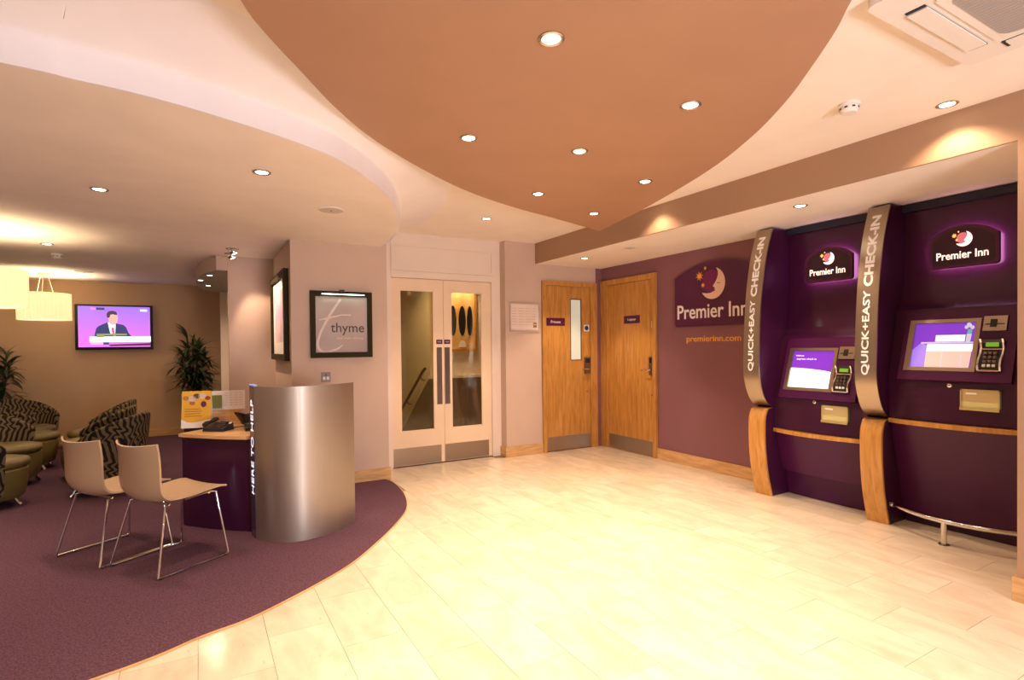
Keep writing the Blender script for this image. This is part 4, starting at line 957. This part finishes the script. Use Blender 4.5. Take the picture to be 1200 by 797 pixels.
# ================================================================== VISITOR CHAIRS
def visitor_chair(loc, rz, label):
    """faces +X locally; feet at the four corners"""
    t = thing('visitor_chair', label, 'chair', loc, rz, 'pale shell chairs with chrome sled legs')
    W2 = .205
    side = spline([(.235, .425), (.19, .428), (.10, .418), (.0, .405), (-.09, .402), (-.15, .415), (-.19, .455), (-.208, .52), (-.215, .60), (-.225, .68), (-.24, .745)], 3)
    m = len(side)-1
    def sh(u, v, o=0):
        i = int(round(u*m)); x, z = side[i]; s = 2*v-1
        t_ = (side[min(i+1, m)]-side[max(i-1, 0)]).normalized(); nx, nz = -t_.y, t_.x      # outward (below / behind)
        w = W2*(1-.03*i/m)
        cup = (.012+.048*(i/m)**1.3)*s*s; dx, dz = -nx*cup, -nz*cup          # sides curl toward the sitter
        return Vector((x+dx+nx*o, w*s, z+dz+nz*o))
    MB().grid(sh, m, 12, thick=lambda u, v: sh(u, v, .011)).build('seat_shell', M_beech, t, smooth=60, world=False)
    for s in (-1, 1):
        yb, yt = .233*s, .17*s
        fr = spline([(0, 0), ], 1) if False else None
        path = [(-.10, yt*.9, .392), (-.13, yt, .385), (-.215, yb, .010), (-.20, yb, .008), (.20, yb, .008), (.218, yb, .012), (.185, yt, .40), (.16, yt*.9, .405), (.0, yt*.9, .394)]
        MB().tube(path, .0065, 8).build('sled_leg', M_chrome, t, smooth=True, world=False)
        for x in (-.20, .20): MB().lathe([(.008, 0), (.009, .004), (.009, .008)], c=(x, yb, 0), seg=8).build('glide', M_black, t, world=False)
    MB().tube([(-.10, -.155, .388), (-.10, .155, .388)], .008, 8).tube([(.15, -.155, .40), (.15, .155, .40)], .008, 8).build('cross_bar', M_chrome, t, world=False)
    return t
visitor_chair((-.170, 3.948, .0075), math.radians(34), 'pale shell chair nearer the purple desk, the right one of the pair')
visitor_chair((-.486, 4.318, .0075), math.radians(35), 'pale shell chair farther left, partly behind its neighbour')

# ================================================================== TUB ARMCHAIRS
def tub_chair(loc, rz, label):
    """faces +X locally"""
    t = thing('tub_armchair', label, 'armchair', loc, rz, 'patterned tub armchairs in the lounge')
    t.scale = (.87, .87, .92)
    sx, sy = 1.0, 1.06
    el = lambda x, y, z: Vector((x*sx, y*sy, z))
    MB().lathe([(.285, .075), (.305, .09), (.328, .20), (.338, .30), (.334, .335), (.315, .345)], seg=36, f=el).build('base_drum', M_olive, t, smooth=50, world=False)
    MB().lathe([(.29, .345), (.325, .355), (.338, .385), (.325, .415), (.27, .43), (.05, .435)], seg=36, f=lambda x, y, z: Vector((x*1.0+.02, y*.94, z))).build('seat_cushion', M_olive, t, smooth=60, world=False)
    def top(a): k = abs(a)/math.radians(100); return .755-.22*k**2.0
    def shf(u, v, o=0):
        a = math.radians(-100+200*u); zt = top(a); z0 = .13; z = z0+(zt-z0)*v
        r = .345+.055*v+o; return Vector((-r*math.cos(a), r*1.04*math.sin(a), z))
    MB().grid(lambda u, v: shf(u, v), 36, 8, thick=lambda u, v: shf(u, v, -.05-.0*v)).build('backrest', M_zebra, t, smooth=50, world=False)
    path = []
    for i in range(37):
        p = shf(i/36, 1, -.025); path.append(p+Vector((0, 0, .004)))
    MB().tube(path, .024, 8).build('top_roll', M_zebra, t, smooth=True, world=False)
    for sx_, sy_ in ((1, 1), (1, -1), (-1, 1), (-1, -1)):
        MB().tube([(.18*sx_, .18*sy_, .09), (.205*sx_, .205*sy_, .03), (.222*sx_, .222*sy_, .006)], [.02, .014, .016], 8).build('leg', M_chrome, t, smooth=True, world=False)
    return t
a0 = tub_chair((-1.58, 6.12, .0075), math.radians(28), 'patterned tub armchair at the left picture edge, nearest of the left row')
R = math.radians
for x, y, a, lab in ((-1.66, 7.0, -22, 'second tub armchair of the left row, turned towards the viewer'), (-1.68, 7.85, 5, 'third tub armchair of the left row, mostly hidden behind the second'),
                     (-1.83, 8.60, -45, 'farthest tub armchair of the left row, under the far pendant lamp'), (-.76, 6.22, 162, 'nearest tub armchair of the right row, seen from behind the pale shell chairs'),
                     (-.93, 7.0, 176, 'middle tub armchair of the right row with only its back showing'), (-1.0, 7.85, 180, 'farthest tub armchair of the right row near the television wall')):
    dup(a0, lab, (x, y, .0075), R(a))

# ================================================================== PLANTS
M_leaf = mat('plant_leaf', (.02, .05, .012), .45); vary(M_leaf, (.012, .032, .008), (.045, .085, .02), nscale=8, rand=.5)
def leaf_mesh(L, W):
    mb = MB(); n = 5; pts = []
    for i in range(n+1):
        s = i/n; x = L*s*(1-.10*s); z = L*(.28*s-.62*s*s); w = W*math.sin(PI*min(1, .12+s*.88))**.8*(1 if s < .98 else .1)
        pts.append([mb.b.verts.new((x, -w, z+.25*w)), mb.b.verts.new((x, 0, z)), mb.b.verts.new((x, w, z+.25*w))])
    for a, b in zip(pts, pts[1:]):
        for k in (0, 1): mb.b.faces.new((a[k], a[k+1], b[k+1], b[k]))
    return mb.mesh('leaf', M_leaf, smooth=True)
leaves = [leaf_mesh(.27, .017), leaf_mesh(.22, .015), leaf_mesh(.32, .019)]
def plant(x, y, h, rad, nl, label, seed):
    rnd = random.Random(seed)
    t = thing('potted_plant', label, 'plant', (x, y, .0075), 0, 'potted foliage plants')
    MB().lathe([(.13, 0), (.16, .28), (.17, .30), (.15, .30), (.145, .27), (.01, .27)], c=(0, 0, 0)).build('pot', M_dsteel, t, smooth=40, world=False)
    stems = []
    for k in range(5):
        a = k*2*PI/5+rnd.random(); r = .05+.07*rnd.random(); hh = h*(.74+.20*(k % 3)/2)
        P = [(0, 0, .25), (r*.5*math.cos(a), r*.5*math.sin(a), hh*.5), (r*1.5*math.cos(a), r*1.5*math.sin(a), hh)]
        MB().tube(P, .012, 6).build('stem', mat('plant_stem', (.08, .055, .03), .8), t, world=False); stems.append((r*1.5*math.cos(a), r*1.5*math.sin(a), hh))
    for i in range(nl):
        sx_, sy_, sh = stems[i % 5]; f_ = rnd.random()
        z = .42*h+(sh-.42*h)*f_; k = .5+.5*f_
        o = bpy.data.objects.new('leaf', leaves[i % 3]); COL.objects.link(o); o.parent = t
        a = rnd.random()*2*PI; o.location = (sx_*k, sy_*k, z)
        o.rotation_euler = (0, -R(rnd.uniform(-25, 62) if f_ < .85 else rnd.uniform(25, 80)), a); sc = rad*rnd.uniform(.8, 1.2); o.scale = (sc, sc*1.2, sc)
    return t
plant(-.07, 9.34, 1.60, .98, 295, 'bushy dark green potted plant by the white pillar behind the desk', 3)
plant(-2.28, 9.36, 1.50, 1.05, 200, 'bushy potted plant cut by the left picture edge behind the armchairs', 5)
